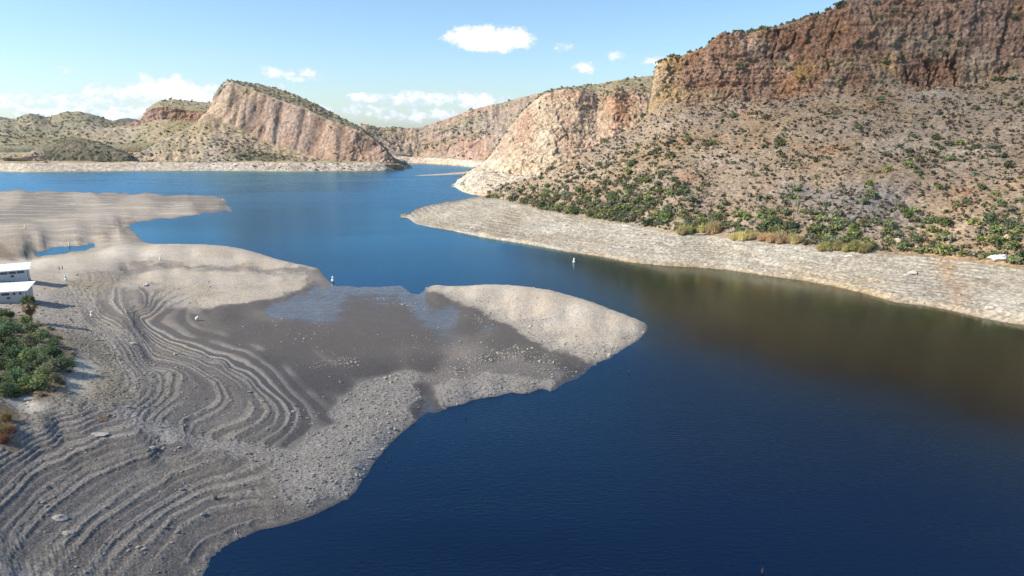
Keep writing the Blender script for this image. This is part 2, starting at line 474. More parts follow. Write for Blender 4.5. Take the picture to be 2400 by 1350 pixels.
def overhead_cloud(target, semi, density, seed, label, alt=700.0):
    t = (alt - target[2]) / to_sun.z
    c = Vector(target) + to_sun * t
    import bmesh
    bm = bmesh.new(); bmesh.ops.create_icosphere(bm, subdivisions=5, radius=1.0)
    v = np.array([q.co[:] for q in bm.verts]); f = np.array([[q.index for q in p.verts] for p in bm.faces]); bm.free()
    k = 1 + .38 * fbm(v[:, 0] * 1.6, v[:, 1] * 1.6, v[:, 2] * 1.6, 4, seed, .55)
    v = v * k[:, None]; v[:, 2] = np.where(v[:, 2] < 0, v[:, 2] * .35, v[:, 2])
    v = v * np.array(semi)
    o = link('cloud', np_mesh('cloud', v, f, cloud_mat(density), True), label=label, cat='cloud', kind='stuff', loc=c)
CLOUDS = [((-45, 34, 3), (190, 88, 90), .0036, 5, 'white cloud overhead that shades the near gravel shore'),
          ((225, 300, 75), (165, 165, 90), .0044, 9, 'white cloud overhead that shades the brown hillside')]
for a_ in CLOUDS: overhead_cloud(*a_)

HAZE = 0.00004
def haze():
    m = bpy.data.materials.new('air'); m.use_nodes = True
    N, L = m.node_tree.nodes, m.node_tree.links; N.clear()
    o = N.new('ShaderNodeOutputMaterial'); v = N.new('ShaderNodeVolumePrincipled')
    v.inputs['Color'].default_value = (.86, .93, 1.0, 1); v.inputs['Density'].default_value = HAZE; v.inputs['Anisotropy'].default_value = .3
    L.new(v.outputs[0], o.inputs['Volume'])
    x, y0, y1, z0, z1 = 6200, -500, 5200, -40, 320
    b = [(-x, y0, z0), (x, y0, z0), (x, y1, z0), (-x, y1, z0), (-x, y0, z1), (x, y0, z1), (x, y1, z1), (-x, y1, z1)]
    f = np.array([(0, 3, 2, 1), (4, 5, 6, 7), (0, 1, 5, 4), (1, 2, 6, 5), (2, 3, 7, 6), (3, 0, 4, 7)])
    link('haze', np_mesh('haze', np.array(b, float), f, m), kind='stuff', label='thin pale air over the whole lake basin', cat='haze')
haze()

# ------------------------------------------------------------------ near left shore: the drained lake bed
RT = 8.0    # height of the old full-pool line above today's water
SAND = np.array((.36, .316, .256)); GRAV = np.array((.285, .256, .220)); MUD = np.array((.080, .072, .066))
DAMP = np.array((.180, .160, .138)); CLOD = np.array((.245, .212, .16)); PALE = np.array((.43, .385, .315)); EARTH = np.array((.20, .155, .105))
PAL = dict(s=SAND, g=GRAV, m=MUD, d=DAMP, y=CLOD, p=PALE, e=EARTH)

shore_near = [(455, 1400), (475, 1350), (490, 1320), (520, 1285), (560, 1262), (600, 1245), (660, 1232), (720, 1213), (760, 1195), (800, 1175), (830, 1155), (850, 1125),
              (870, 1095), (893, 1065), (910, 1045), (935, 1020), (965, 995), (985, 977), (1022, 968), (1055, 952), (1100, 940), (1150, 930), (1200, 920),
              (1260, 912), (1310, 905), (1330, 896), (1355, 885), (1378, 868), (1400, 850), (1430, 833), (1460, 818), (1490, 800), (1510, 782), (1517, 765)]
# far silhouettes of the two spits: height of the crest that is seen there
spit_a = [(1508, 755, .5), (1485, 744, .9), (1440, 727, 1.1), (1390, 708, 1.2), (1340, 693, 1.3), (1290, 680, 1.4), (1240, 672, 1.4), (1190, 667, 1.3), (1140, 666, 1.2),
          (1090, 669, .9), (1060, 670, .7), (1030, 668, .5), (1000, 662, .35)]
spit_b = [(735, 627, .5), (700, 619, .8), (650, 607, 1.0), (610, 594, 1.2), (570, 583, 1.4), (530, 576, 1.5), (480, 572, 1.6), (400, 571, 1.5), (345, 571, 1.2)]
shore_far = [(330, 562), (322, 553), (308, 541), (300, 534), (290, 528), (310, 523), (350, 518), (400, 513), (450, 506), (500, 501), (540, 497), (532, 488), (525, 479), (522, 470), (523, 460),
             (500, 457), (400, 455), (300, 452), (150, 448), (0, 445), (-200, 442), (-500, 438)]
pond = [(68, 601), (82, 592), (112, 583), (150, 578), (195, 574), (226, 573), (214, 580), (202, 587), (160, 592), (120, 597)]
# px, py, z, surface, terrace strength
inner = [
 # mud flat
 (560, 740, .28, 'm', 0), (600, 770, .5, 'm', 0), (700, 760, .20, 'm', 0), (800, 740, .16, 'm', 0), (800, 800, .25, 'm', 0), (900, 780, .22, 'm', 0), (900, 860, .35, 'm', 0),
 (860, 860, .5, 'm', 0), (1000, 780, .18, 'm', 0), (1000, 850, .3, 'm', 0), (1100, 760, .25, 'm', 0), (1180, 800, .35, 'm', 0), (1250, 830, .4, 'm', 0), (1150, 850, .4, 'm', 0),
 (1080, 870, .45, 'm', 0), (1000, 925, .12, 'm', 0), (1003, 950, .05, 'm', 0), (1330, 850, .3, 'm', 0), (1360, 868, .15, 'm', 0), (1280, 880, .35, 'd', 0),
 (520, 740, .7, 'm', 0), (540, 722, .5, 'm', 0), (640, 720, .08, 'm', 0), (700, 700, .06, 'm', 0), (740, 690, .05, 'm', 0), (690, 735, .09, 'm', 0), (840, 680, .05, 'm', 0), (780, 690, .05, 'm', 0), (900, 690, .10, 'm', 0), (950, 690, .05, 'm', 0), (990, 712, .05, 'm', 0),
 (1040, 730, .07, 'm', 0), (880, 715, .16, 'm', 0), (960, 725, .14, 'm', 0), (1060, 700, .3, 'd', 0), (760, 668, .10, 'd', 0), (720, 660, .25, 'd', 0),
 # right spit body
 (1100, 690, 1.1, 's', 0), (1180, 700, 1.3, 's', 0), (1250, 720, 1.4, 's', 0), (1330, 735, 1.5, 's', 0), (1420, 755, 1.3, 's', 0), (1470, 770, .9, 's', 0), (1200, 735, .9, 's', 0), (1150, 715, .8, 's', 0),
 (1300, 760, 1.1, 's', 0), (1380, 790, .9, 's', 0), (1440, 800, .6, 's', 0), (1330, 805, .7, 's', 0), (1260, 770, .6, 'g', 0), (1400, 825, .4, 'g', 0), (1040, 678, .6, 's', 0),
 (1230, 895, .6, 'g', 0), (1150, 905, .8, 'g', 0), (1080, 915, .9, 'g', 0), (1045, 930, .7, 'g', 0), (1050, 890, .6, 'g', 0), (1130, 880, .55, 'g', 0), (1200, 870, .5, 'd', 0),
 # bay head
 (330, 720, 2.6, 'd', 1), (300, 745, 3.2, 'd', .9), (270, 725, 3.2, 'd', .9), (240, 740, 3.9, 'd', .7), (290, 790, 4.3, 'g', .5), (400, 690, 1.7, 'g', .7), (350, 690, 2.2, 'd', .8), (300, 695, 2.8, 'd', .6),
 (450, 700, 1.2, 's', .4), (420, 740, 1.1, 'm', .3), (480, 790, 1.1, 'm', .1), (560, 800, .9, 'm', 0), (640, 840, .95, 'm', 0), (700, 900, 1.0, 'm', .1), (750, 950, 1.0, 'm', .25), (760, 985, 1.1, 'm', .3), (680, 800, .6, 'm', 0), (780, 900, .7, 'm', 0),
 # the mound between bay and spit
 (550, 650, 1.5, 's', .3), (450, 650, 2.0, 's', .3), (380, 650, 2.4, 's', .2), (600, 680, .8, 's', .3), (500, 690, 1.0, 's', .4), (660, 650, .9, 's', .3), (700, 650, .5, 's', .1), (560, 700, .6, 's', .2),
 (450, 600, 1.9, 'p', 0), (550, 605, 1.6, 's', 0), (350, 595, 2.2, 'p', 0), (270, 590, 2.4, 'p', 0), (620, 615, 1.2, 's', 0), (250, 620, 2.9, 's', 0), (180, 610, 3.2, 's', 0), (260, 650, 3.2, 'y', .2), (300, 668, 2.6, 's', .2),
 # slope below the houses
 (100, 615, 3.6, 'p', 0), (30, 618, 4.0, 'p', 0), (130, 640, 4.6, 's', 0), (200, 670, 4.0, 'y', .2), (150, 690, 5.2, 'g', .2), (110, 670, 5.8, 's', 0), (200, 715, 4.4, 'g', .3), (130, 725, 6.2, 'g', .2), (110, 750, 7.2, 'g', 0),
 (75, 715, 7.3, 'g', 0), (0, 716, 8.0, 'g', 0), (0, 668, 7.8, 's', 0), (70, 690, 7.0, 's', 0), (-150, 690, 9.0, 's', 0), (-150, 640, 7.0, 's', 0), (30, 660, 7.4, 's', 0),
 # brushy terrace at the left edge
 (60, 760, 8.0, 'e', 0), (120, 790, 7.9, 'e', 0), (150, 840, 7.8, 'e', 0), (140, 890, 7.8, 'e', 0), (80, 920, 8.0, 'e', 0), (0, 840, 9.2, 'e', 0), (0, 760, 9.0, 'e', 0), (0, 960, 8.6, 'e', 0), (-200, 800, 11, 'e', 0), (-200, 950, 11, 'e', 0),
 (-500, 800, 14, 'e', 0), (-500, 1100, 13, 'e', 0), (180, 800, 6.9, 'y', 0), (190, 860, 6.8, 'p', 0), (60, 950, 7.4, 'p', 0), (165, 900, 7.0, 'p', 0), (240, 830, 5.7, 'y', 0), (270, 880, 5.6, 'y', 0), (240, 940, 6.3, 'y', 0), (290, 930, 5.5, 'y', 0), (180, 960, 6.9, 'y', 0), (100, 990, 7.3, 'y', 0),
 (30, 1040, 7.0, 'e', 0), (-300, 1300, 8.5, 'g', .2), (-300, 1150, 10.5, 'y', 0), (-100, 1230, 6.0, 'g', .4), (0, 1350, 3.9, 'g', .6), (100, 1360, 2.6, 'g', .7), (0, 1480, 3.4, 'g', .4), (250, 1460, 1.2, 'd', .5), (-200, 1600, 5.0, 'g', .2), (150, 1600, 1.4, 'g', .2),
 (820, 1060, 1.0, 'g', 0), (840, 1100, .7, 'g', 0), (780, 1110, 1.1, 'g', .1), (790, 1150, .6, 'g', 0), (720, 1160, 1.0, 'g', .1), (640, 1205, .65, 'd', .3), (700, 1110, 1.4, 'g', .1), (880, 1030, .8, 'g', 0), (960, 975, .5, 'g', 0),
 # far left sand flat
 (0, 470, .9, 's', 0), (100, 455, .3, 'd', 0), (250, 462, .4, 'd', 0), (400, 468, .35, 'd', 0), (480, 476, .3, 'd', 0), (300, 485, .9, 's', 0), (420, 492, .7, 's', 0), (150, 485, 1.2, 'd', 0), (60, 500, 1.6, 'd', 0), (0, 510, 1.8, 'd', 0), (200, 505, 1.7, 's', 0), (300, 505, 1.1, 's', 0), (100, 475, .9, 'd', 0), (210, 475, .7, 's', 0),
 (230, 525, 2.0, 's', 0), (100, 530, 2.2, 's', 0), (0, 535, 2.5, 's', 0), (270, 520, 1.6, 's', 0), (265, 531, 1.2, 'y', 0), (300, 527, .2, 'e', 0), (190, 540, 2.2, 's', 0), (280, 541, 1.7, 's', 0), (290, 549, 1.1, 'y', 0), (240, 556, 1.1, 'y', 0), (270, 560, .8, 's', 0), (180, 562, 1.2, 'y', 0),
 (95, 556, 2.6, 's', 0), (95, 572, 1.5, 'y', 0), (60, 568, 2.4, 'y', 0), (60, 585, 1.6, 'y', 0), (30, 575, 2.6, 'y', 0), (0, 585, 2.6, 'e', 0), (30, 600, 2.0, 'e', 0), (60, 612, 2.2, 'p', 0), (-150, 560, 4.0, 's', 0), (-200, 500, 3.0, 's', 0), (-500, 520, 5.0, 's', 0), (-500, 620, 9.0, 's', 0), (-500, 460, 1.5, 's', 0)]
offshore = [(560, 1330), (700, 1290), (850, 1230), (950, 1120), (1050, 1030), (1200, 980), (1350, 950), (1450, 880), (1570, 800), (1590, 740), (1500, 700), (1400, 670), (1250, 645), (1100, 645), (900, 640),
            (1700, 900), (1300, 1150), (1000, 1300), (700, 1450), (1500, 1300), (820, 620), (700, 590), (600, 560), (450, 545), (380, 550), (600, 510), (640, 480), (620, 450), (450, 440), (200, 435), (0, 430), (-300, 428), (900, 560), (450, 525), (355, 535)]

CT, CK = [], []
def ctl(px, py, z, c=None, t=0.0, dz=None):
    p = at_z(px, py, z)
    w = FPX * H / p[1]
    CT.append((FPX * p[0] / p[1], w, z if dz is None else dz))
    if c: CK.append((FPX * p[0] / p[1], w, *PAL[c], t, 1.0 if c == 'm' else 0.0, 1.0 if c in 'gy' else 0.0))
for i, (px, py) in enumerate(shore_near):
    ctl(px, py, 0.0)
    q = 'd' if 4 < i < 10 else ('m' if i in (17, 18, 24, 25, 26, 27) else 'g')
    CK.append((CT[-1][0] - 3, CT[-1][1] - 3, *PAL[q], 0.0, 1.0 if q == 'm' else 0, 1.0 if q == 'g' else 0))
for lst in (spit_a, spit_b):
    for a, b in zip(lst[:-1], lst[1:]):
        n = max(1, int(math.hypot(b[0] - a[0], b[1] - a[1]) / 20))
        for k in range(n):
            px, py, z = (a[j] + (b[j] - a[j]) * k / n for j in range(3))
            ctl(px, py, z, 's'); ctl(px, py - 5, z * .6, None, 0, -0.35)
def dense(pts, gap):
    for a, b in zip(pts[:-1], pts[1:]):
        n = max(1, int(math.hypot(b[0] - a[0], b[1] - a[1]) / gap))
        for k in range(n): yield a[0] + (b[0] - a[0]) * k / n, a[1] + (b[1] - a[1]) * k / n
for px, py in dense(shore_far, 26):
    ctl(px, py, 0.0)
for px, py in dense(shore_far[14:], 60): ctl(px, py - 6, 0, None, 0, -.7); ctl(px, py + 6, .12)
for px, py in dense(pond + pond[:1], 14): ctl(px, py, 0.02, None, 0, 0.02)
for px, py in [(88, 596), (110, 590), (130, 587), (150, 584), (175, 582), (195, 579), (212, 575)]: ctl(px, py, 0, None, 0, -.7)
for (px, py, z, c, t) in inner: ctl(px, py, z, c, t)
for px, py in offshore: ctl(px, py, 0, None, 0, -1.8)
for px, py in dense([(782, 666), (830, 670), (880, 671), (940, 668), (975, 662)], 20): ctl(px, py, 0.0); ctl(px, py - 7, 0, None, 0, -.25); ctl(px, py + 7, .02, 'm', 0, .05)
for px, py in [(748, 631), (755, 642), (765, 653), (778, 663)]: ctl(px, py, 0.0)
def ctl_line(pts, c, t=0.0, z=None, gap=60):
    if z is not None: pts = [(q[0], q[1], z) for q in pts]
    for (a, b) in zip(pts[:-1], pts[1:]):
        L_ = math.hypot(b[0] - a[0], b[1] - a[1]); n = max(1, int(L_ / 16)); every = max(1, int(gap / 16))
        for k in range(n + 1):
            q = [a[j] + (b[j] - a[j]) * k / n for j in range(3)]
            p = at_z(*q); w = FPX * H / p[1]
            if (k % every == 0 and k < n - 1) or (k == n and b is pts[-1]): CT.append((FPX * p[0] / p[1], w, q[2]))
            if c: CK.append((FPX * p[0] / p[1], w, *PAL[c], t, 1.0 if c == 'm' else 0.0, 1.0 if c in 'gy' else 0.0))
# old water levels round the bay
ctl_line([(357, 720), (367, 745), (386, 776), (433, 797), (567, 833), (630, 870), (672, 922), (712, 975), (709, 1008), (680, 1050)], 'm', .8, 1.35)
ctl_line([(330, 740), (350, 775), (400, 805), (448, 820), (570, 869), (631, 922), (672, 975), (660, 1020), (635, 1045)], 'm', 1, 1.75)
ctl_line([(400, 815), (470, 838), (521, 853), (582, 902), (631, 959), (611, 1010), (590, 1035)], 'd', 1, 2.2)
ctl_line([(360, 815), (430, 845), (489, 873), (546, 914), (556, 945), (530, 995), (505, 1020)], 'd', 1, 2.75)
ctl_line([(350, 840), (428, 860), (480, 893), (494, 922), (470, 963), (448, 1005)], 'd', 1, 3.4)
ctl_line([(330, 830), (388, 868), (402, 905), (390, 950), (385, 985)], 'd', .9, 4.1)
ctl_line([(300, 830), (330, 875), (342, 930), (330, 970)], 'g', .8, 4.9)
# crest of the gravel ridge between bay and lake
ctl_line([(330, 1000, 4.95), (400, 1022, 4.1), (450, 1035, 3.4), (520, 1045, 2.7), (600, 1055, 2.1), (680, 1065, 1.5), (760, 1035, 1.3), (850, 990, 1.1), (930, 955, .9), (975, 925, .55)], 'g', .2)
ctl_line([(800, 975, .95), (860, 950, .85), (930, 915, .6), (965, 895, .4)], 'g', .1)
# old water levels of the lower left slope
ctl_line([(430, 1345), (484, 1280), (590, 1236)], 'd', .9, .28)
ctl_line([(395, 1335), (450, 1258), (520, 1215), (588, 1196)], 'd', 1, .8)
ctl_line([(330, 1300), (407, 1212), (489, 1172), (582, 1155)], 'd', 1, 1.35)
ctl_line([(200, 1345), (262, 1262), (340, 1205), (420, 1155), (500, 1120), (572, 1098)], 'd', 1, 2.0)
ctl_line([(130, 1320), (220, 1222), (330, 1145), (430, 1092), (515, 1066)], 'd', 1, 2.75)
ctl_line([(60, 1290), (160, 1190), (270, 1115), (370, 1065), (440, 1045)], 'd', 1, 3.5)
ctl_line([(0, 1275), (90, 1170), (200, 1098), (350, 1048)], 'd', 1, 4.3)
ctl_line([(0, 1190), (90, 1105), (155, 1078), (252, 1026), (320, 1010)], 'd', 1, 5.1)
ctl_line([(0, 1110), (94, 1046), (138, 1016), (210, 990)], 'd', .9, 6.0)
ctl_line([(300, 628, 1.55), (400, 624, 1.3), (480, 629, 1.1), (560, 633, .9), (640, 635, .7), (700, 639, .42), (742, 636, .2)], 'd')
ctl_line([(355, 640, 2.0), (420, 638, 1.8), (520, 640, 1.4), (600, 645, 1.1), (670, 650, .7)], 's')
ctl_line([(300, 612, 2.3), (400, 610, 1.9), (500, 613, 1.6), (600, 620, 1.15), (680, 628, .75)], 's')
ctl_line([(480, 715, .7), (560, 706, .55), (620, 696, .5), (680, 680, .45), (715, 668, .35)], 's')
ctl_line([(490, 728, .5), (560, 718, .4), (630, 706, .25), (690, 690, .15), (735, 672, .12)], 'm')
ctl_line([(1010, 676, .3), (1080, 700, .45), (1130, 722, .5), (1200, 752, .5), (1260, 790, .45), (1300, 815, .4), (1380, 835, .3), (1430, 832, .15)], 'g')
ctl_line([(1000, 684, .12), (1070, 712, .25), (1120, 735, .3), (1190, 768, .3), (1250, 808, .35), (1320, 832, .3), (1380, 850, .2)], 'm')
ctl_line([(985, 905, .25), (998, 925, .12), (1002, 945, .06), (1004, 962, .01)], 'm')
ctl_line([(1025, 890, .5), (1080, 872, .5), (1150, 862, .5), (1230, 868, .45), (1300, 888, .3)], 'd')
ctl_line([(1030, 915, .75), (1090, 905, .85), (1160, 897, .8), (1240, 893, .6), (1300, 896, .35)], 'g')
CT = np.array(CT); CK = np.array(CK)

def tps_fit(c):
    n = len(c); s = 300.0
    X = X0 = c[:, :2] / s
    d2 = ((X[:, None] - X[None]) ** 2).sum(-1)
    K = np.where(d2 > 0, .5 * d2 * np.log(d2 + 1e-12), 0) + np.eye(n) * 2e-4
    Pm = np.c_[np.ones(n), X]
    A = np.zeros((n + 3, n + 3)); A[:n, :n] = K; A[:n, n:] = Pm; A[n:, :n] = Pm.T
    sol = np.linalg.solve(A, np.r_[c[:, 2], 0, 0, 0])
    def ev(q):
        q = (q / s).astype(np.float32); out = np.empty(len(q)); X = X0.astype(np.float32); sf = sol.astype(np.float32)
        for i in range(0, len(q), 20000):
            b = q[i:i + 20000]
            d = (b[:, None, 0] - X[None, :, 0]) ** 2 + (b[:, None, 1] - X[None, :, 1]) ** 2
            out[i:i + 20000] = (.5 * d * np.log(d + 1e-12)) @ sf[:n] + sf[n] + b @ sf[n + 1:]
        return out
    return ev

NEAR = {}
def build_near():
    cols = np.linspace(-1900, 420, 850)          # lateral pixel coordinate (tan of azimuth)
    wf, wn = FPX * H / 560.0, FPX * H / 36.0
    rows = np.concatenate([np.linspace(wf, 420, 230), np.linspace(420, 1150, 500)[1:], np.linspace(1150, wn, 70)[1:]])
    cc, rc = np.linspace(-1900, 420, 290), np.linspace(wf, wn, 330)
    ev = tps_fit(CT)
    g = np.stack(np.meshgrid(cc, rc), -1).reshape(-1, 2)
    zc = ev(g).reshape(len(rc), len(cc))
    zc = np.clip(zc, -3, 16)
    # bilinear upsample
    fi = np.clip((rows - rc[0]) / (rc[1] - rc[0]), 0, len(rc) - 1.001); ci = np.clip((cols - cc[0]) / (cc[1] - cc[0]), 0, len(cc) - 1.001)
    i0 = fi.astype(int); fr = (fi - i0)[:, None]; j0 = ci.astype(int); fc = (ci - j0)[None]
    Z = (zc[i0][:, j0] * (1 - fr) * (1 - fc) + zc[i0 + 1][:, j0] * fr * (1 - fc) + zc[i0][:, j0 + 1] * (1 - fr) * fc + zc[i0 + 1][:, j0 + 1] * fr * fc)
    Fw = FPX * H / rows
    Y = np.broadcast_to(Fw[:, None], Z.shape); X = Y * (cols[None] / FPX)
    CC = np.broadcast_to(cols[None], Z.shape); RR = np.broadcast_to(rows[:, None], Z.shape)
    faces = grid_faces(*Z.shape)
    keep = (Z.ravel()[faces] > -0.9).any(1) 
    V = np.stack([X, Y, Z], -1).reshape(-1, 3)
    V, F, C_, R_ = compact(V, faces[keep], CC.ravel(), RR.ravel())
    x, y, z = V.T.astype(np.float32)
    # surface classes from the nearest control points, edges made ragged by noise
    wa = fbm(x / 9, y / 9, None, 5, 11, .62) * 24; wb = fbm(x / 9 + 50, y / 9, None, 5, 12, .62) * 18
    qx = C_ + wa; qy = R_ + wb
    ck = CK.astype(np.float32)
    gc = g.astype(np.float32); cls = np.empty((len(gc), 6), np.float32)
    for i in range(0, len(gc), 20000):
        b = gc[i:i + 20000]
        d = (b[:, None, 0] - ck[None, :, 0]) ** 2 + ((b[:, None, 1] - ck[None, :, 1]) * 1.5) ** 2 + 60
        w = 1 / (d * d * d); w /= w.sum(1, keepdims=True)
        cls[i:i + 20000] = w @ ck[:, 2:]
    cls = cls.reshape(len(rc), len(cc), 6)
    qf = np.clip((qy - rc[0]) / (rc[1] - rc[0]), 0, len(rc) - 1.001); qc = np.clip((qx - cc[0]) / (cc[1] - cc[0]), 0, len(cc) - 1.001)
    i0 = qf.astype(int); a_ = (qf - i0)[:, None]; j0 = qc.astype(int); b_ = (qc - j0)[:, None]
    acc = cls[i0, j0] * (1 - a_) * (1 - b_) + cls[i0 + 1, j0] * a_ * (1 - b_) + cls[i0, j0 + 1] * (1 - a_) * b_ + cls[i0 + 1, j0 + 1] * a_ * b_
    col = acc[:, :3]; T = acc[:, 3] * sstep(.1, .5, z); wet = acc[:, 4]; grav = acc[:, 5]
    inland = sstep(0, .6, z)
    # undulation
    z = z + inland * (.04 + .1 * sstep(.8, 3, z)) * fbm(x / 9, y / 9, None, 3, 21)
    # strandlines: small berms that follow the old water levels
    warp = .022 * fbm(x / 6, y / 6, None, 3, 31) + .16 * fbm(x / 50, y / 50, None, 2, 33)
    lower = sstep(700, 860, R_)                      # the lower-left flight has wider, steeper berms
    step = .25 + .06 * lower
    ph = (z + warp) / step
    f = ph - np.floor(ph); kk = np.floor(ph)
    hsh = np.abs(np.sin(kk * 12.9898) * 43758.5453) % 1.0
    prof = sstep(.25, .62, f) * (1 - sstep(.76, .93, f))
    brk = sstep(-.6, .0, fbm(x / 16 + 9, y / 16, kk * .37, 3, 35))       # berms fade in and out along their length
    berm = prof * T * brk * (.35 + 1.0 * hsh) * (hsh > .12) * (1 - .55 * lower * sstep(-.1, .35, fbm(x / 13 + 3, y / 13, None, 3, 37)))
    z = z + berm * (.05 + .06 * lower) * (1 - .4 * wet) * (1 + .5 * fbm(x / 1.6, y / 1.6, None, 2, 39))
    light = mixc(GRAV[None] * np.ones((len(V), 1)), SAND, .15 + .5 * hsh * (1 - .6 * lower))
    col = mixc(col, light, np.clip(berm * 1.15 * (1 - .25 * lower), 0, 1)[..., None][..., 0])
    tone = n3(0 * x + 1.7, (z + warp) / .62, None, 38) * T; col = mixc(col, SAND, np.clip(tone * .9, 0, .45)); col = mixc(col, MUD * 1.5, np.clip(-tone * 1.1, 0, .5))     # broad paler and darker belts
    gaps = T * (1 - sstep(.12, .34, f)) * brk
    col = mixc(col, MUD * 1.35, np.clip(gaps * (.35 + .55 * hsh), 0, .8))
    # cobbles and clods
    peb = fbm(x / .55, y / .55, None, 2, 41)
    peb2 = np.abs(fbm(x / 1.3, y / 1.3, None, 2, 45))
    gm = np.clip(grav + .35 * (1 - wet), 0, 1)
    z = z + inland * gm * (.075 * peb + .05 * peb2)
    clod = sstep(.05, .5, fbm(x / 1.1, y / 1.1, None, 3, 47, .6, True))
    yel = np.clip(1 - np.abs(col - CLOD).sum(1) * 9, 0, 1)
    z = z + yel * .16 * clod
    # dried crust patches, stains
    st = fbm(x / 22, y / 7, None, 4, 51); s2 = fbm(x / 3, y / 3, None, 3, 53)
    col = col * (1 + .12 * st * (1 - wet) + .10 * s2 * (1 - .6 * wet) + .16 * peb * gm)[:, None]
    farflat = sstep(330, 250, R_) * sstep(-300, -700, C_)
    streak = sstep(-.05, .28, fbm(x / 38, y / 6, None, 5, 57, .6))
    col = mixc(col, SAND * .98, farflat * streak * .75)
    col = mixc(col, DAMP, farflat * (1 - streak) * .5)
    # wet rim of the shore: soaked soil is darker
    z = np.where(wet > .2, z + sstep(.5, .1, z) * (.05 * fbm(x / 11, y / 5, None, 3, 58) + .02 * fbm(x / 3, y / 1.2, None, 2, 59)), z)
    rim = (1 - sstep(.02, .22 + .1 * s2, z)) * (z > -.5)
    col = col * (1 - .38 * rim * (1 - wet))[:, None]
    wet2 = np.clip(wet * (.22 + .78 * sstep(.24, .03, z + .05 * s2)) + .5 * rim, 0, 1)
    # sheet of water ripples over the lowest mud
    rp = fbm(x / 2.6, y / 1.1, None, 3, 61)
    z = np.where((wet > .3) & (z < .18), z + .03 * rp, z)
    wet2 = np.clip(wet2 * np.where(wet > .3, .88 + .4 * rp, 1), 0, 1)
    V[:, 2] = z
    me = np_mesh('lakebed', V, F, M_near, True, col.astype(np.float32), extra={'wet': wet2})
    o = link('lakebed', me, kind='structure', label='drained grey lake bed with curved strandlines and gravel spits', cat='shore')
    NEAR.update(V=V, F=F, C=C_, R=R_, grav=grav, wet=wet, T=T, obj=o, berm=berm)
build_near()

def _hash_near():
    V = NEAR['V']; k = np.floor(V[:, :2] / 1.5).astype(np.int64); code = k[:, 0] * 100003 + k[:, 1]
    o = np.argsort(code, kind='stable'); NEAR['ho'] = o; NEAR['hc'] = code[o]
_hash_near()
def near_z(x, y, miss=0.0):
    V, ho, hc = NEAR['V'], NEAR['ho'], NEAR['hc']; out = []
    i, j = int(math.floor(x / 1.5)), int(math.floor(y / 1.5))
    for rad in (1, 4):
        for di in range(-rad, rad + 1):
            for dj in range(-rad, rad + 1):
                c = (i + di) * 100003 + j + dj
                a, b = np.searchsorted(hc, c), np.searchsorted(hc, c, 'right')
                if b > a: out.append(ho[a:b])
        if out: break
    if not out: return miss
    q = V[np.concatenate(out)]; d = (q[:, 0] - x) ** 2 + (q[:, 1] - y) ** 2
    return float(q[np.argsort(d)[:4], 2].mean())

def near_hit(px, py):
    """where the ray through a pixel meets the near shore"""
    z = 3.0
    for _ in range(12):
        p = at_z(px, py, z); zn = near_z(p[0], p[1]); z = z + .6 * (zn - z)
    return Vector((p[0], p[1], near_z(p[0], p[1])))

# ------------------------------------------------------------------ lofted hills
FS = 1.045
def rail(pts):
    """pts: (px, py, forward distance) or (px, py, None, z) -> arrays c (lateral pixel), f, z sorted by c"""
    out = []
    for p in pts:
        q = at_f(p[0], p[1], p[2] * FS) if p[2] is not None else at_z(p[0], p[1], p[3])
        out.append((FPX * q[0] / q[1], q[1], q[2]))
    out = np.array(sorted(out))
    return out

def off(r, df, dz=None, z=None):
    o = r.copy(); o[:, 1] += df
    if dz is not None: o[:, 2] += dz
    if z is not None: o[:, 2] = z
    return o

def smooth1(a, k):
    if k < 1: return a
    w = np.hanning(2 * k + 3)[1:-1]; w /= w.sum()
    p = np.concatenate([np.full(k, a[0]), a, np.full(k, a[-1])])
    return np.convolve(p, w, 'valid')

def loft(rails, c0, c1, nc, segs, smooth=6, rowsmooth=2, skirt=False):
    c = np.linspace(c0, c1, nc)
    if skirt:
        k = rails[0].copy(); k[:, 1] += 6; k[:, 2] = -3
        rails = [k] + list(rails); segs = [3] + list(segs)
        if isinstance(smooth, (list, tuple)): smooth = [smooth[0]] + list(smooth)
    Fz = []
    for i, r in enumerate(rails):
        k = smooth[i] if isinstance(smooth, (list, tuple)) else smooth
        Fz.append((smooth1(np.interp(c, r[:, 0], r[:, 1]), k), smooth1(np.interp(c, r[:, 0], r[:, 2]), k)))
    rowsF, rowsZ, seg = [], [], []
    for i, n in enumerate(segs):
        for j in range(n):
            t = j / n
            rowsF.append(Fz[i][0] * (1 - t) + Fz[i + 1][0] * t); rowsZ.append(Fz[i][1] * (1 - t) + Fz[i + 1][1] * t); seg.append(i + t)
    rowsF.append(Fz[-1][0]); rowsZ.append(Fz[-1][1]); seg.append(float(len(segs)))
    Fw = np.array(rowsF); Z = np.array(rowsZ); seg = np.array(seg) - (1 if skirt else 0)
    for _ in range(rowsmooth):
        Fw[1:-1] = .25 * Fw[:-2] + .5 * Fw[1:-1] + .25 * Fw[2:]; Z[1:-1] = .25 * Z[:-2] + .5 * Z[1:-1] + .25 * Z[2:]
    P = np.stack([Fw * c[None] / FPX, Fw, Z], -1)
    S = np.broadcast_to(seg[:, None], Z.shape)
    C = np.broadcast_to(c[None], Z.shape)
    return P, S, C

def grid_normals(P):
    du = np.gradient(P, axis=1); dv = np.gradient(P, axis=0)
    n = np.cross(du, dv)
    n /= np.linalg.norm(n, axis=-1, keepdims=True) + 1e-9
    return n

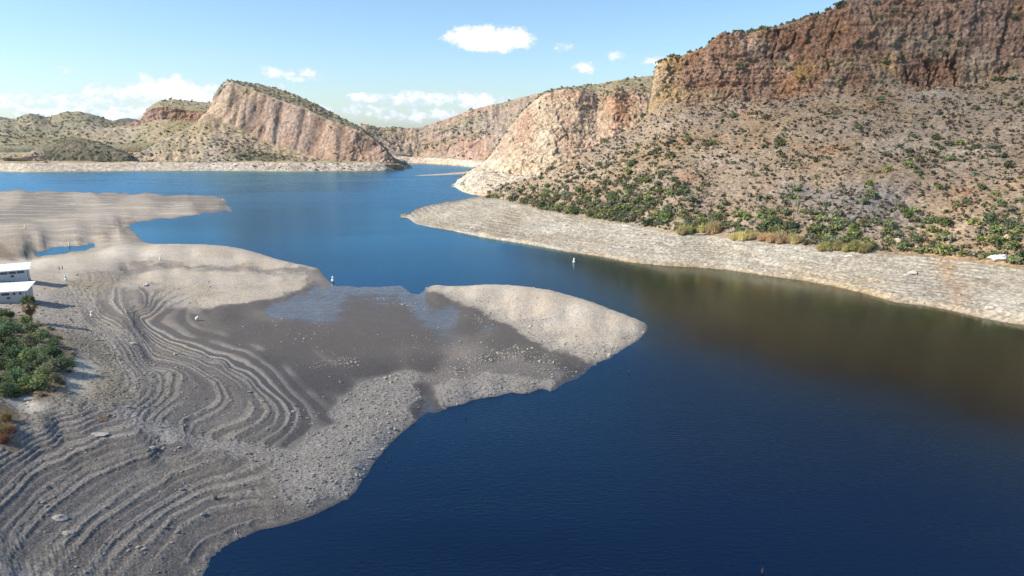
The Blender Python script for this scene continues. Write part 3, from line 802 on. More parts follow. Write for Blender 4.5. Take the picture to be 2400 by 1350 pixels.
HILLS = {}
def finish(name, P, col, mat, label, key, cat='hill', S=None, C=None, zmin=-1.2, tint=(.80, .755, .71), rock=None):
    nr, nc = P.shape[:2]
    F = grid_faces(nr, nc)
    V = P.reshape(-1, 3)
    col = col * np.array(tint)
    keep = (V[:, 2][F] > zmin).any(1)
    rk = np.zeros(len(V)) if rock is None else np.broadcast_to(rock, P.shape[:2]).reshape(-1)
    V2, F2, c2, r2 = compact(V, F[keep], col.reshape(-1, 3), rk)
    o = link(name, np_mesh(name, V2, F2, mat, True, c2.astype(np.float32), extra={'rock': r2}), kind='structure', label=label, cat=cat)
    HILLS[key] = dict(P=P, N=grid_normals(P), S=S, C=C, obj=o)
    return o

def worley(x, y, z, seed):
    """cell noise: a random value per nearest cell and the gap to the next cell (0 at a joint)"""
    sh = x.shape
    x, y, z = (np.ascontiguousarray(v, np.float32).ravel() for v in (x, y, z))
    val = np.empty(len(x), np.float32); edge = np.empty(len(x), np.float32); K = 16384
    def job(i):
        sl = slice(i, i + K); px, py, pz = x[sl], y[sl], z[sl]
        xi = np.floor(px).astype(np.int32); yi = np.floor(py).astype(np.int32); zi = np.floor(pz).astype(np.int32)
        f1 = np.full(len(px), 9., np.float32); f2 = f1.copy(); v = np.zeros(len(px), np.float32)
        for dx in (-1, 0, 1):
            for dy in (-1, 0, 1):
                for dz in (-1, 0, 1):
                    h = _perm.take((_perm.take((_perm.take((xi + (dx + seed * 17)) & 4095) + yi + dy) & 4095) + zi + dz) & 4095)
                    d = (xi + dx + .5 + .72 * _gx.take(h) - px) ** 2 + (yi + dy + .5 + .72 * _gy.take(h) - py) ** 2 + (zi + dz + .5 + .72 * _gz.take(h) - pz) ** 2
                    n = d < f1
                    f2 = np.where(n, f1, np.minimum(f2, d)); f1 = np.where(n, d, f1); v = np.where(n, h / 4096., v)
        val[sl] = v; edge[sl] = np.sqrt(f2) - np.sqrt(f1)
    list(_pool.map(job, range(0, len(x), K)))
    return val.reshape(sh), edge.reshape(sh)

def cliff_disp(P, s, amp, seed, vs=1.0, strata=1.0):
    """outward relief of a rock face: jointed blocks, cracks and thin ledges"""
    x, y, z = P[..., 0], P[..., 1], P[..., 2]
    wx = 2.4 * s * fbm(x / (8 * s), y / (8 * s), z / (8 * s), 3, seed + 1); wy = 2.4 * s * fbm(x / (8 * s) + 40, y / (8 * s), z / (8 * s), 3, seed + 2)
    big = fbm(x / (30 * s), y / (30 * s), z / (34 * s), 3, seed)
    v1, e1 = worley((x + wx) / (10 * s), (y + wx) / (10 * s), (z + wy) / (15 * s * vs), seed)
    v2, e2 = worley((x + wy) / (4 * s), (y + wx) / (4 * s), (z + wy) / (4.5 * s * vs), seed + 1)
    wz = z + 2.5 * s * fbm(x / (30 * s), y / (30 * s), z / (30 * s), 2, seed + 9)
    led = n3(0 * x + seed, 0 * x, wz / (2.6 * s), seed + 11) + .6 * n3(0 * x + seed, 0 * x, wz / (.9 * s), seed + 12)
    jt = fbm(x / (2.2 * s), y / (2.2 * s), z / (4 * s * vs), 4, seed + 5, .6)
    open_ = sstep(.1, .45, fbm(x / (22 * s), y / (22 * s), z / (22 * s), 2, seed + 21))     # only some joints are open
    crack = -(1 - sstep(0, .10, e1)) * open_ - .35 * (1 - sstep(0, .12, e2)) * open_
    blk = (v1 - .5) * 1.1 + (v2 - .5) * .6
    return amp * (1.3 * big + .75 * (v1 - .5) + .5 * (v2 - .5) + .45 * jt + .3 * strata * led + 1.2 * crack), blk, led, jt, crack

W0 = [(955, 510), (975, 525), (1010, 532), (1060, 541), (1100, 550), (1150, 560), (1230, 572), (1330, 590), (1400, 600), (1480, 615), (1560, 623), (1640, 627), (1700, 632), (1790, 645), (1880, 657), (1960, 672), (2030, 688),
      (2050, 694), (2100, 708), (2160, 715), (2220, 725), (2280, 740), (2340, 752), (2400, 762), (2700, 830), (3100, 930)]
def build_right():
    R1 = rail([(px, py, None, 0.0) for px, py in W0])
    ring = [(955, 506, .5), (965, 497, 1.2), (985, 488, 2.0), (1010, 482, 3.0), (1080, 471, 5.0), (1140, 462, 7.6), (1200, 471, 7.8), (1260, 489, 7.6), (1330, 501, 7.6), (1420, 516, 7.6), (1500, 530, 7.6), (1590, 548, 7.4), (1660, 549, 7.4), (1740, 562, 7.4), (1860, 572, 7.4), (1920, 580, 7.4),
            (2010, 590, 7.4), (2100, 593, 7.4), (2180, 599, 7.4), (2260, 609, 7.4), (2330, 616, 7.4), (2400, 628, 7.4), (2700, 650, 7.4), (3100, 690, 7.4)]
    R2 = rail([(a, b, None, z) for a, b, z in ring])
    base = [(955, 504, None), (985, 486, None), (1080, 469, None), (1140, 459, 372), (1187, 434, 352), (1213, 430, 347), (1287, 403, 335), (1333, 380, 331), (1383, 353, 332), (1447, 317, 334), (1500, 287, 338), (1527, 262, 340), (1560, 245, 339), (1600, 240, 337), (1730, 240, 330),
            (1800, 225, 328), (1880, 215, 324), (2000, 203, 317), (2130, 200, 312), (2300, 182, 305), (2400, 165, 300), (2700, 130, 285), (3100, 90, 260)]
    b3 = []
    for px, py, f in base:
        if f is None:
            i = np.argmin(np.abs(R2[:, 0] - (px - 1200))); f = (R2[i, 1] + 4) / FS
        b3.append((px, py, f))
    R3 = rail(b3)
    top = [(955, 504), (985, 486), (1080, 469), (1140, 458), (1187, 433), (1213, 429), (1287, 402), (1333, 379), (1383, 352), (1447, 316), (1500, 286), (1522, 258), (1530, 215), (1535, 160), (1545, 146), (1560, 136), (1600, 131), (1650, 112), (1670, 92), (1690, 83), (1750, 76), (1820, 62), (1900, 38), (1950, 20), (1990, 0),
           (2100, -40), (2200, -70), (2400, -125), (2700, -180), (3100, -230)]
    f3 = lambda px: np.interp(px, [b[0] for b in b3], [b[2] for b in b3])
    R4 = rail([(px, py, f3(px) + (5 if px < 1510 else 16)) for px, py in top])
    R5 = R4.copy(); R5[:, 1] += 30; R5[:, 2] += np.where(R4[:, 0] < 300, -9, 2)
    R6 = R5.copy(); R6[:, 1] += 90; R6[:, 2] -= np.where(R4[:, 0] < 300, 40, 25)
    R0 = off(R1, -7, z=-2.2); Ra = R1.copy(); Ra[:, 1] += 1.2; Ra[:, 2] = .9
    Ra[:, 2] = np.where(Ra[:, 0] < -180, .3, .9)
    P, S, C = loft([R0, R1, Ra, R2, R3, R4, R5, R6], -262, 1560, 820, [3, 3, 58, 150, 84, 8, 4], smooth=[3, 3, 3, 4, 8, 2, 2, 4], rowsmooth=2)
    nrm = grid_normals(P); flip = np.sign(nrm[..., 2:3] + 1e-6); nrm = nrm * flip
    x, y, z = P[..., 0], P[..., 1], P[..., 2]
    ringm = sstep(1.0, 1.2, S) * (1 - sstep(2.93, 3.0, S))
    slope = sstep(2.96, 3.06, S) * (1 - sstep(3.93, 4.0, S))
    endc = sstep(285, 345, C)
    cliff = sstep(3.9, 4.0, S) * (1 - sstep(4.96, 5.1, S)) * endc
    # irregular meeting of talus and cliff
    tal = fbm(x / 30, y / 30, z / 30, 3, 71)
    d, blk, led, jt, crack = cliff_disp(P, .8, 2.4, 81, strata=1.7)
    d = d * cliff
    al = .68 * x - .73 * y; ac = .73 * x + .68 * y       # along the shore, and straight up the slope
    al = al + 5 * fbm(x / 40, y / 40, None, 2, 90)
    gul = fbm(al / 26, ac / 110, None, 3, 91)
    gul2 = fbm(al / 7, ac / 38, None, 3, 92, .5, True) * sstep(-.3, .3, fbm(x / 35, y / 35, None, 2, 94))
    lump = fbm(x / 4, y / 4, z / 4, 4, 93)
    out = sstep(.12, .42, fbm(x / 34, y / 34, z / 12, 3, 96)) * slope      # bedrock showing through the talus
    wz = z + 1.6 * fbm(x / 20, y / 20, z / 20, 2, 98)
    led2 = n3(0 * x, 0 * x + 3.3, wz / 1.5, 97)
    led3 = sstep(-.1, .5, led2)
    d = d + slope * sstep(3.0, 3.2, S) * (1.6 * gul + .9 * gul2 * (1 - out) + .55 * lump + 1.1 * out * led3)
    # bathtub ring: fine old water lines and rock ledges
    rl = fbm(x / 18, y / 18, z / 3, 3, 101); rb = fbm(x / 2.2, y / 2.2, z / 1.2, 3, 103)
    zz = z + .22 * fbm(x / 14, y / 14, z / 14, 3, 104)
    strat = fbm(al / 16, zz / .55, None, 4, 105, .6)                       # long thin beds along the shore
    ledge = sstep(.05, .4, fbm(al / 22, zz / 1.6, None, 3, 108))
    lines = np.sin(zz * 2 * math.pi / .46)
    lm = sstep(-.15, .3, fbm(al / 22, z / 5, None, 3, 106))
    d = d + ringm * sstep(.1, .8, z) * (.6 * rl + .14 * rb + .15 * lines * lm + .28 * strat + .45 * ledge)
    P2 = P + nrm * d[..., None]
    # ---- albedo
    col = np.ones(P.shape) * np.array((.305, .238, .178))
    soil = fbm(x / 25, y / 25, z / 25, 4, 111); s2 = fbm(x / 5, y / 5, z / 5, 4, 112)
    col = mixc(col, (.37, .30, .232), sstep(-.05, .4, soil) * .8)
    col = mixc(col, (.41, .34, .275), out * .7)
    pale = sstep(.0, .5, fbm(C / 120 + 4, S * 2.2, 0 * S, 3, 113)) * sstep(3.3, 3.8, S)
    col = mixc(col, (.43, .36, .295), pale * .55)
    warm = sstep(600, 1000, C) * sstep(3.45, 3.0, S)
    col = mixc(col, (.43, .31, .205), warm * .75 * sstep(-.25, .2, s2))
    redp = sstep(.25, .5, fbm(x / 18 + 7, y / 18, z / 14, 3, 114)) * slope
    col = mixc(col, (.38, .22, .14), redp * .6)
    scree = np.exp(-(((C - 800) / 120) ** 2 + ((S - 3.2) / .10) ** 2)) + .8 * np.exp(-(((C - 665) / 32) ** 2 + ((S - 3.27) / .05) ** 2))
    col = mixc(col, (.215, .20, .20), np.clip(scree * 1.5 + .5 * s2 * scree, 0, .9))
    ochre = sstep(.08, .4, fbm(x / 24 + 3, y / 24, z / 16, 3, 116)); pk = sstep(.18, .5, fbm(x / 16, y / 16 + 5, z / 22, 4, 117))
    rock = np.ones(P.shape) * np.array((.30, .20, .15))
    rock = mixc(rock, (.255, .165, .125), sstep(-.2, .4, fbm(x / 40, y / 40, z / 12, 3, 118)))
    rock = mixc(rock, (.42, .31, .16), ochre * .75 * sstep(4.75, 4.2, S))
    rock = mixc(rock, (.46, .35, .28), pk * .7)
    rock = mixc(rock, (.44, .335, .19), sstep(400, 345, C) * .85)
    varn = sstep(.1, .5, fbm(C / 9, z / 16, None, 4, 126)); rock = mixc(rock, (.20, .13, .10), varn * .5)      # dark desert varnish
    vegl = sstep(.2, .5, fbm(x / 20, y / 20, z / 7, 4, 127)); rock = mixc(rock, (.26, .235, .16), vegl * .6)
    rock = rock * (1 + .22 * jt + .18 * blk + .10 * led + .35 * crack)[..., None]
    rgh = sstep(-.30, .10, 1.1 * fbm(x / 22, y / 22, z / 22, 4, 119) + 1.5 * (S - 4.10))
    rock = rock * np.array((1.10, 1.04, 1.02))
    col = mixc(col, rock, cliff * np.clip(rgh, 0, 1))
    topm = sstep(4.97, 5.05, S)
    col = mixc(col, (.37, .31, .20), topm)
    rc = np.ones(P.shape) * np.array((.405, .378, .328))
    rc = mixc(rc, (.36, .315, .255), sstep(.0, .45, fbm(al / 30, z / 3.5, None, 4, 121)))
    rc = mixc(rc, (.46, .435, .39), sstep(.1, .5, fbm(x / 25 + 9, y / 25, z / 9, 3, 122)))
    rc = rc * (1 - .36 * lm * sstep(.0, .9, -lines) + .22 * strat + .10 * ledge)[..., None]
    rust = np.exp(-((C - 1065 + (z - 3.5) * 10) / 26) ** 2) * sstep(-.4, .2, rb)
    rc = mixc(rc, (.36, .265, .185), np.clip(rust, 0, .8))
    rc = mixc(rc, (.40, .315, .215), (1 - sstep(.3, 1.6, z)) * .6 * sstep(100, 200, C))
    rc = rc * (1 + .08 * rb)[..., None]
    col = mixc(col, rc, ringm)
    col = col * (1 + .10 * s2 + .12 * lump * slope)[..., None]
    col[S < 1.02] *= .6
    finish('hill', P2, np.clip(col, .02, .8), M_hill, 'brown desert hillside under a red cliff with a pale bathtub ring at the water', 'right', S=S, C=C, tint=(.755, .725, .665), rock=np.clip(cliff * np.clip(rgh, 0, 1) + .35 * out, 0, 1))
build_right()

def build_outcrop():
    w = rail([(1066, 438, None, 0), (1082, 449, None, 0), (1105, 456, None, 0), (1150, 463, None, 0), (1220, 470, None, 0), (1500, 470, None, 0)])
    r2 = rail([(1066, 436, 512), (1085, 424, 505), (1105, 415, 500), (1130, 414, 492), (1180, 424, 470), (1220, 428, 462), (1300, 425, 462), (1500, 420, 462)])
    r3 = rail([(1066, 435, 518), (1085, 418, 520), (1105, 402, 522), (1130, 398, 515), (1180, 405, 500), (1220, 410, 490), (1300, 400, 490), (1400, 375, 500), (1530, 350, 500)])
    r4 = rail([(1066, 434, 525), (1085, 414, 532), (1100, 402, 540), (1130, 387, 545), (1150, 366, 545), (1165, 345, 545), (1180, 320, 548), (1200, 292, 550), (1225, 262, 552), (1255, 235, 555), (1280, 220, 556), (1320, 210, 558), (1360, 216, 556), (1400, 225, 565), (1440, 214, 560), (1480, 215, 570), (1530, 225, 570), (1600, 220, 570)])
    r5 = rail([(1066, 434, 530), (1085, 413, 545), (1100, 401, 552), (1130, 386, 560), (1150, 366, 565), (1180, 318, 575), (1225, 260, 590), (1280, 213, 620), (1340, 203, 640), (1400, 195, 650), (1470, 182, 655), (1530, 174, 660), (1600, 160, 660)])
    r6 = off(r5, 120, -30)
    P, S, C = loft([off(w, -6, z=-2), w, r2, r3, r4, r5, r6], -140, 400, 330, [2, 22, 22, 110, 26, 4], smooth=[2, 2, 2, 3, 3, 3, 3])
    nrm = grid_normals(P); nrm = nrm * np.sign(nrm[..., 2:3] + 1e-6)
    x, y, z = P[..., 0], P[..., 1], P[..., 2]
    cl = sstep(2.7, 3.1, S) * (1 - sstep(3.95, 4.2, S))
    d, blk, led, jt, crack = cliff_disp(P, 1.0, 2.0, 181)
    low = sstep(1.0, 1.4, S) * (1 - sstep(2.7, 3.1, S))
    lump = fbm(x / 6, y / 6, z / 6, 4, 183)
    P2 = P + nrm * (d * cl + low * (2.0 * lump + 1.2 * np.abs(fbm(x / 3, y / 3, z / 3, 2, 184))) + sstep(4, 4.2, S) * 1.2 * lump)[..., None]
    col = np.ones(P.shape) * np.array((.53, .42, .315))
    n = fbm(x / 22, y / 22, z / 22, 4, 191); n2 = fbm(x / 7, y / 7, z / 12, 4, 192)
    col = mixc(col, (.50, .36, .275), sstep(-.1, .3, n) * .8)
    cream = np.exp(-((C - 75 + (z - 30) * .8) / 34) ** 2) + .9 * sstep(30, 12, z) * sstep(140, 60, C)
    col = mixc(col, (.64, .54, .41), np.clip(cream, 0, .9))
    red = np.exp(-(((C - 250) / 26) ** 2 + ((S - 3.75) / .3) ** 2)) + np.exp(-(((C - 30) / 25) ** 2 + ((S - 3.8) / .25) ** 2)) * .7
    col = mixc(col, (.43, .26, .19), np.clip(red, 0, .9))
    veg = sstep(.05, .35, fbm(x / 25 + 9, y / 25, z / 25, 4, 194)) * sstep(90, 160, C) * sstep(3.3, 3.8, S)
    col = mixc(col, (.27, .25, .155), np.clip(veg * .7 + .8 * sstep(4, 4.2, S), 0, .85))
    col = mixc(col, (.57, .51, .43), low * .8)
    col = col * (1 + .15 * jt * cl + .12 * blk * cl + .1 * n2 + .3 * crack * cl)[..., None]
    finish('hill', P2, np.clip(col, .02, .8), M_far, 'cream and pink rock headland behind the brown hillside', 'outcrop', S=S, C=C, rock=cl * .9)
    # thin sand bar beyond the headland
    c = [(975, 411), (1010, 410), (1060, 407), (1110, 404), (1160, 402)]
    w1 = rail([(px, py + .8 + (px - 975) * .016, None, 0) for px, py in c]); r2 = w1.copy(); r2[:, 1] += np.interp(r2[:, 0], [-225, -60], [1.5, 14]); r2[:, 2] = np.interp(r2[:, 0], [-225, -100, -60], [.2, 1.6, 4])
    r3 = r2.copy(); r3[:, 1] += 8; r3[:, 2] = -.6
    P, S, C = loft([off(w1, -4, z=-1), w1, r2, r3], -225, -40, 120, [2, 12, 4], smooth=2, rowsmooth=1)
    x, y, z = P[..., 0], P[..., 1], P[..., 2]
    P[..., 2] += .25 * fbm(x / 5, y / 5, z, 3, 195) * (S > 1)
    col = np.ones(P.shape) * np.array((.55, .48, .39)); col *= (1 + .12 * fbm(x / 6, y / 3, z, 3, 196))[..., None]
    finish('sand_bar', P, col, M_hill, 'thin pale sand bar reaching into the lake below the headland', 'bar', cat='sand bar', S=S, C=C)
build_outcrop()

def build_far_ridge():
    w = rail([(940, 384, None, 0), (962, 383.5, None, 0), (1000, 384, None, 0), (1060, 388, None, 0), (1115, 393, None, 0), (1200, 398, None, 0), (1350, 398, None, 0)])
    r2 = w.copy(); r2[:, 1] += 16; r2[:, 2] = 7.0
    r3 = rail([(860, 345, 850), (900, 352, 845), (940, 362, 850), (965, 368, 852), (1000, 369, 842), (1060, 372, 815), (1115, 376, 785), (1200, 370, 770), (1350, 360, 760)])
    r2 = np.vstack([[-345, 838, 7], r2]); w = np.vstack([[-345, 828, 0], w])
    r4 = rail([(860, 310, 905), (900, 318, 910), (940, 330, 905), (1000, 335, 900), (1060, 325, 890), (1115, 320, 880), (1180, 310, 860), (1250, 300, 850), (1350, 290, 850)])
    r5 = rail([(820, 285, 980), (850, 290, 980), (880, 298, 980), (950, 301, 985), (985, 298, 990), (1040, 280, 1000), (1100, 256, 1000), (1170, 241, 1000), (1220, 226, 990), (1280, 212, 980), (1350, 205, 980)])
    P, S, C = loft([off(w, -6, z=-2), w, r2, r3, r4, r5, off(r5, 150, -35)], -345, 160, 320, [2, 14, 8, 50, 60, 4], smooth=[2, 2, 2, 4, 5, 4, 4])
    nrm = grid_normals(P); nrm = nrm * np.sign(nrm[..., 2:3] + 1e-6)
    x, y, z = P[..., 0], P[..., 1], P[..., 2]
    d, blk, led, jt, crack = cliff_disp(P, 1.6, 3.2, 281)
    m = sstep(3.0, 3.3, S) * (1 - sstep(4.9, 5.0, S))
    gul = fbm(C / 16, S * .8, 0 * S, 3, 283)
    ring = sstep(1, 1.2, S) * (1 - sstep(2.0, 2.4, S))
    P2 = P + nrm * (m * (d + 2.5 * gul + 5 * fbm(x / 60, y / 60, z / 60, 3, 285)) + ring * 1.2 * fbm(x / 7, y / 7, z / 5, 3, 284))[..., None]
    col = np.ones(P.shape) * np.array((.42, .335, .27))
    n = fbm(x / 50, y / 50, z / 25, 4, 291)
    col = mixc(col, (.33, .30, .21), sstep(-.15, .25, n) * .85)
    col = mixc(col, (.50, .36, .28), sstep(.15, .5, fbm(x / 45 + 5, y / 45, z / 30, 4, 292)) * .85)
    red = np.exp(-(((C + 100) / 34) ** 2 + ((S - 3.4) / .55) ** 2))
    col = mixc(col, (.54, .37, .285), np.clip(red * 1.2, 0, .9))
    col = col * (1 + .16 * jt + .12 * blk + .1 * fbm(x / 9, y / 9, z / 9, 3, 293) + .25 * crack)[..., None]
    col = mixc(col, (.58, .50, .41), ring)
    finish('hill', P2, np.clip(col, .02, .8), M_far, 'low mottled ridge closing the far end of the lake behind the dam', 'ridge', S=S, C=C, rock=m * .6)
build_far_ridge()

def build_butte():
    shore = [(-900, 404), (-300, 403), (0, 402), (60, 404), (130, 403), (200, 402), (300, 401), (500, 400.5), (700, 402), (840, 401), (900, 399.5), (930, 397.5), (950, 395.5), (968, 393.5)]
    w = rail([(a, b, None, 0) for a, b in shore])
    r2 = w.copy(); r2[:, 1] += np.interp(r2[:, 0], [-300, -240], [14, 5]); r2[:, 2] = np.interp(r2[:, 0], [-285, -268, -245, -232], [7.6, 6.4, 2.2, .3])
    r3 = r2.copy(); r3[:, 1] += 20; r3[:, 2] = np.interp(r3[:, 0], [-290, -268, -245, -232], [9.4, 7.4, 1, -.5])
    r4 = off(r3, 220); r4[:, 2] = np.interp(r4[:, 0], [-300, -255], [19, -2])
    P, S, C = loft([off(w, -6, z=-2), w, r2, r3, r4], -2300, -231, 700, [2, 20, 8, 12], smooth=3)
    P[..., 2] += sstep(1.4, 2.0, S) * (C < -290) * 1.3 * fbm(P[..., 0] / 22, P[..., 1] / 60, None, 4, 306)
    nrm = grid_normals(P); nrm = nrm * np.sign(nrm[..., 2:3] + 1e-6)
    x, y, z = P[..., 0], P[..., 1], P[..., 2]
    ring = sstep(1, 1.15, S) * (1 - sstep(1.95, 2.1, S))
    rough = sstep(-900, -600, C)
    blkn = fbm(x / 9, y / 9, z / 5, 3, 301)
    P2 = P + nrm * (ring * (.5 + 1.2 * rough) * (blkn + .5 * np.abs(fbm(x / 4, y / 4, z / 3, 2, 302))) + sstep(2, 2.5, S) * 1.5 * fbm(x / 20, y / 20, z / 20, 3, 303))[..., None]
    col = np.ones(P.shape) * np.array((.34, .31, .20))
    col = mixc(col, (.42, .355, .265), sstep(-.1, .3, fbm(x / 30, y / 30, z, 4, 304)))
    rc = np.ones(P.shape) * np.array((.52, .47, .40))
    rc = mixc(rc, (.41, .36, .30), sstep(0, .4, fbm(x / 20, y / 20, z / 2.5, 4, 305)))
    rc = mixc(rc, (.62, .56, .47), sstep(6.2, 8.2, z) * .6)
    rc = rc * (1 + .15 * blkn * rough)[..., None]
    col = mixc(col, rc, ring)
    finish('hill', P2, np.clip(col, .02, .8), M_far, 'far shore shelf with a pale bathtub ring below the butte', 'shelf', S=S, C=C)

    # the butte with its tall pink face
    r2 = rail([(300, 378, 705), (400, 379, 702), (500, 380, 700), (620, 381, 700), (740, 383, 698), (800, 384, 697), (900, 385, 697), (935, 386, 698), (950, 392, 700)])
    b = [(300, 374, 708), (340, 352, 722), (400, 321, 738), (450, 296, 752), (485, 268, 762), (520, 288, 757), (570, 304, 750), (620, 334, 738), (660, 347, 732), (740, 371, 715), (800, 381, 706), (900, 384, 702), (935, 384, 702), (950, 391, 702)]
    r3 = rail(b)
    fb = lambda px: np.interp(px, [q[0] for q in b], [q[2] for q in b])
    t = [(300, 373), (340, 351), (400, 320), (450, 294), (480, 270), (487, 262), (493, 248), (503, 225), (518, 203), (532, 194), (545, 193), (580, 206), (620, 221), (660, 237), (720, 256), (760, 277), (800, 293), (850, 309), (880, 329), (905, 353), (922, 373), (935, 383), (950, 391)]
    r4 = rail([(px, py, fb(px) + np.interp(px, [300, 470, 500, 740, 950], [6, 8, 20, 22, 8])) for px, py in t])
    s = [(300, 374), (340, 352), (400, 321), (450, 295), (480, 271), (490, 254), (503, 222), (518, 200), (532, 190), (545, 187), (600, 196), (650, 207), (700, 224), (760, 254), (800, 274), (830, 290), (850, 302), (880, 325), (905, 350), (922, 371), (935, 382), (950, 391)]
    r5 = rail([(px, py, fb(px) + np.interp(px, [300, 470, 500, 600, 800, 950], [25, 30, 45, 110, 80, 20])) for px, py in s])
    r6 = off(r5, 120); r6[:, 2] = 5
    P, S, C = loft([r2, r3, r4, r5, r6], -905, -250, 400, [60, 110, 40, 8], smooth=[3, 3, 1, 1, 3], rowsmooth=1, skirt=True)
    nrm = grid_normals(P); nrm = nrm * np.sign(nrm[..., 2:3] + 1e-6)
    x, y, z = P[..., 0], P[..., 1], P[..., 2]
    cl = sstep(.96, 1.08, S) * (1 - sstep(1.93, 2.03, S)) * sstep(-722, -700, C)
    d, blk, led, jt, crack = cliff_disp(P, 1.3, 1.2, 381, vs=2.0, strata=.3)
    flute = fbm(C / 50 - .2 * S, S * .5, 0 * S, 3, 383)
    slab = -sstep(.45, .9, fbm(C / 55 - .55 * S, S * .3, 0 * S, 2, 385, .4, True))
    rightcr = sstep(-420, -330, C)
    tal = (1 - sstep(.9, 1.0, S))
    lump = fbm(x / 8, y / 8, z / 8, 4, 387)
    P2 = P + nrm * (cl * (d * (.7 + 1.0 * rightcr) + 3.0 * flute + 2.4 * slab) + (tal + sstep(2, 2.1, S)) * sstep(0, .1, S) * (1.3 * lump + 1.8 * fbm(C / 18, S, 0 * S, 2, 388)))[..., None]
    col = np.ones(P.shape) * np.array((.40, .335, .245))
    n = fbm(x / 25, y / 25, z / 25, 4, 391)
    col = mixc(col, (.30, .275, .175), sstep(-.1, .3, n) * .7)
    col = mixc(col, (.47, .37, .275), sstep(.1, .4, -n) * .7)
    bushy = np.exp(-(((C + 590) / 75) ** 2 + ((S - .18) / .3) ** 2)) * tal
    col = mixc(col, (.13, .14, .09), np.clip(bushy * (1.0 + n), 0, .9))
    rock = np.ones(P.shape) * np.array((.455, .335, .262))
    rock = mixc(rock, (.54, .42, .315), sstep(-570, -640, C))  # sunlit left face painted in as a lighter rock colour
    grey = sstep(-.05, .3, fbm(C / 45 - .3 * S, S * .5, 0 * S, 4, 393)) * sstep(-620, -570, C) * sstep(-420, -480, C)
    rock = mixc(rock, (.41, .345, .305), grey * .9)
    rock = mixc(rock, (.38, .25, .185), sstep(0, .4, fbm(C / 40, S * 1.3 + 3, 0 * S, 4, 394)) * .7)
    stain = sstep(.1, .5, fbm(C / 22, S * 1.2, 0 * S, 4, 395)) * sstep(1.2, 1.9, S)
    rock = mixc(rock, (.30, .215, .17), stain * .55)
    rock = mixc(rock, (.56, .44, .28), sstep(1.8, 1.95, S) * sstep(-520, -600, C) * .6)
    rock = rock * (1 + .10 * jt + .10 * blk + .3 * crack + .35 * slab)[..., None]
    col = mixc(col, rock, cl)
    topm = sstep(2.0, 2.08, S)
    col = mixc(col, (.33, .30, .195), topm * .9)
    col = col * (1 + .12 * lump)[..., None]
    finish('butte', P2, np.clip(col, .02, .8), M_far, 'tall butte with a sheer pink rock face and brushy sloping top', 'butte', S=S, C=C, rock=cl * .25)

    # smaller table hill behind
    r2 = rail([(230, 340, 820), (300, 338, 820), (400, 335, 820), (560, 335, 820)])
    r3 = rail([(230, 305, 880), (300, 299, 885), (335, 290, 885), (380, 279, 885), (440, 282, 885), (500, 288, 885), (560, 288, 885)])
    r4 = rail([(230, 304, 888), (300, 296, 892), (330, 280, 893), (340, 265, 894), (352, 254, 896), (380, 248, 896), (440, 257, 896), (500, 264, 896), (560, 262, 896)])
    r5 = rail([(230, 303, 900), (300, 294, 915), (325, 284, 920), (335, 270, 930), (348, 252, 940), (375, 235, 950), (410, 232, 960), (450, 237, 960), (495, 240, 960), (560, 246, 960)])
    P, S, C = loft([r2, r3, r4, r5, off(r5, 130, -40)], -1010, -630, 220, [34, 26, 26, 4], smooth=[2, 2, 1, 1, 2], rowsmooth=1, skirt=True)
    nrm = grid_normals(P); nrm = nrm * np.sign(nrm[..., 2:3] + 1e-6)
    x, y, z = P[..., 0], P[..., 1], P[..., 2]
    cl = sstep(.95, 1.05, S) * (1 - sstep(1.9, 2.05, S)) * sstep(-905, -870, C)
    d, blk, led, jt, crack = cliff_disp(P, 1.2, 3.0, 481)
    lump = fbm(x / 10, y / 10, z / 10, 4, 482)
    P2 = P + nrm * (cl * d + (1 - cl) * 2.2 * lump)[..., None]
    col = np.ones(P.shape) * np.array((.37, .315, .225))
    col = mixc(col, (.29, .27, .17), sstep(-.1, .3, fbm(x / 30, y / 30, z / 30, 4, 483)) * .8)
    rock = np.ones(P.shape) * np.array((.40, .27, .205)); rock = rock * (1 + .2 * jt + .2 * blk + .3 * crack)[..., None]
    col = mixc(col, rock, cl)
    col = mixc(col, (.32, .295, .19), sstep(2, 2.1, S) * .8) * (1 + .12 * lump)[..., None]
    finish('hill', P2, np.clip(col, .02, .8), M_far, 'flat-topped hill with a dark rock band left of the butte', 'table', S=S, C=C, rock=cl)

    # round mound at the far shore
    r2 = rail([(60, 379, 700), (120, 380, 698), (200, 380, 698), (280, 380, 700), (335, 379, 702)])
    r3 = rail([(60, 378, 704), (72, 370, 712), (90, 352, 718), (115, 338, 722), (140, 326, 726), (165, 320, 728), (200, 325, 728), (240, 335, 726), (290, 355, 722), (320, 372, 714), (335, 378, 706)])
    P, S, C = loft([r2, r3, off(r3, 18, -3), off(r3, 60, -30)], -1168, -870, 160, [60, 8, 4], smooth=[2, 3, 3, 3], skirt=True)
    bulge = np.sin(np.clip(S, 0, 1) * math.pi)[..., None] * np.array((0, -7.0, 4.0)); P = P + bulge
    nrm = grid_normals(P); nrm = nrm * np.sign(nrm[..., 2:3] + 1e-6)
    x, y, z = P[..., 0], P[..., 1], P[..., 2]
    d, blk, led, jt, crack = cliff_disp(P, .8, 1.6, 581)
    lump = fbm(x / 6, y / 6, z / 6, 4, 582)
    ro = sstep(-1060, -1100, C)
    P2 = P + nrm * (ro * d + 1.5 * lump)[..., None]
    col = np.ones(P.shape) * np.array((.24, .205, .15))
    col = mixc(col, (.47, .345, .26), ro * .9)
    col = mixc(col, (.145, .145, .095), (1 - ro) * sstep(-.4, .15, fbm(x / 12, y / 12, z / 12, 3, 583)) * .85)  # shaded right side put into the colour, together with the brush tone
    col = col * (1 + .15 * jt * ro + .12 * lump + .3 * crack * ro)[..., None]
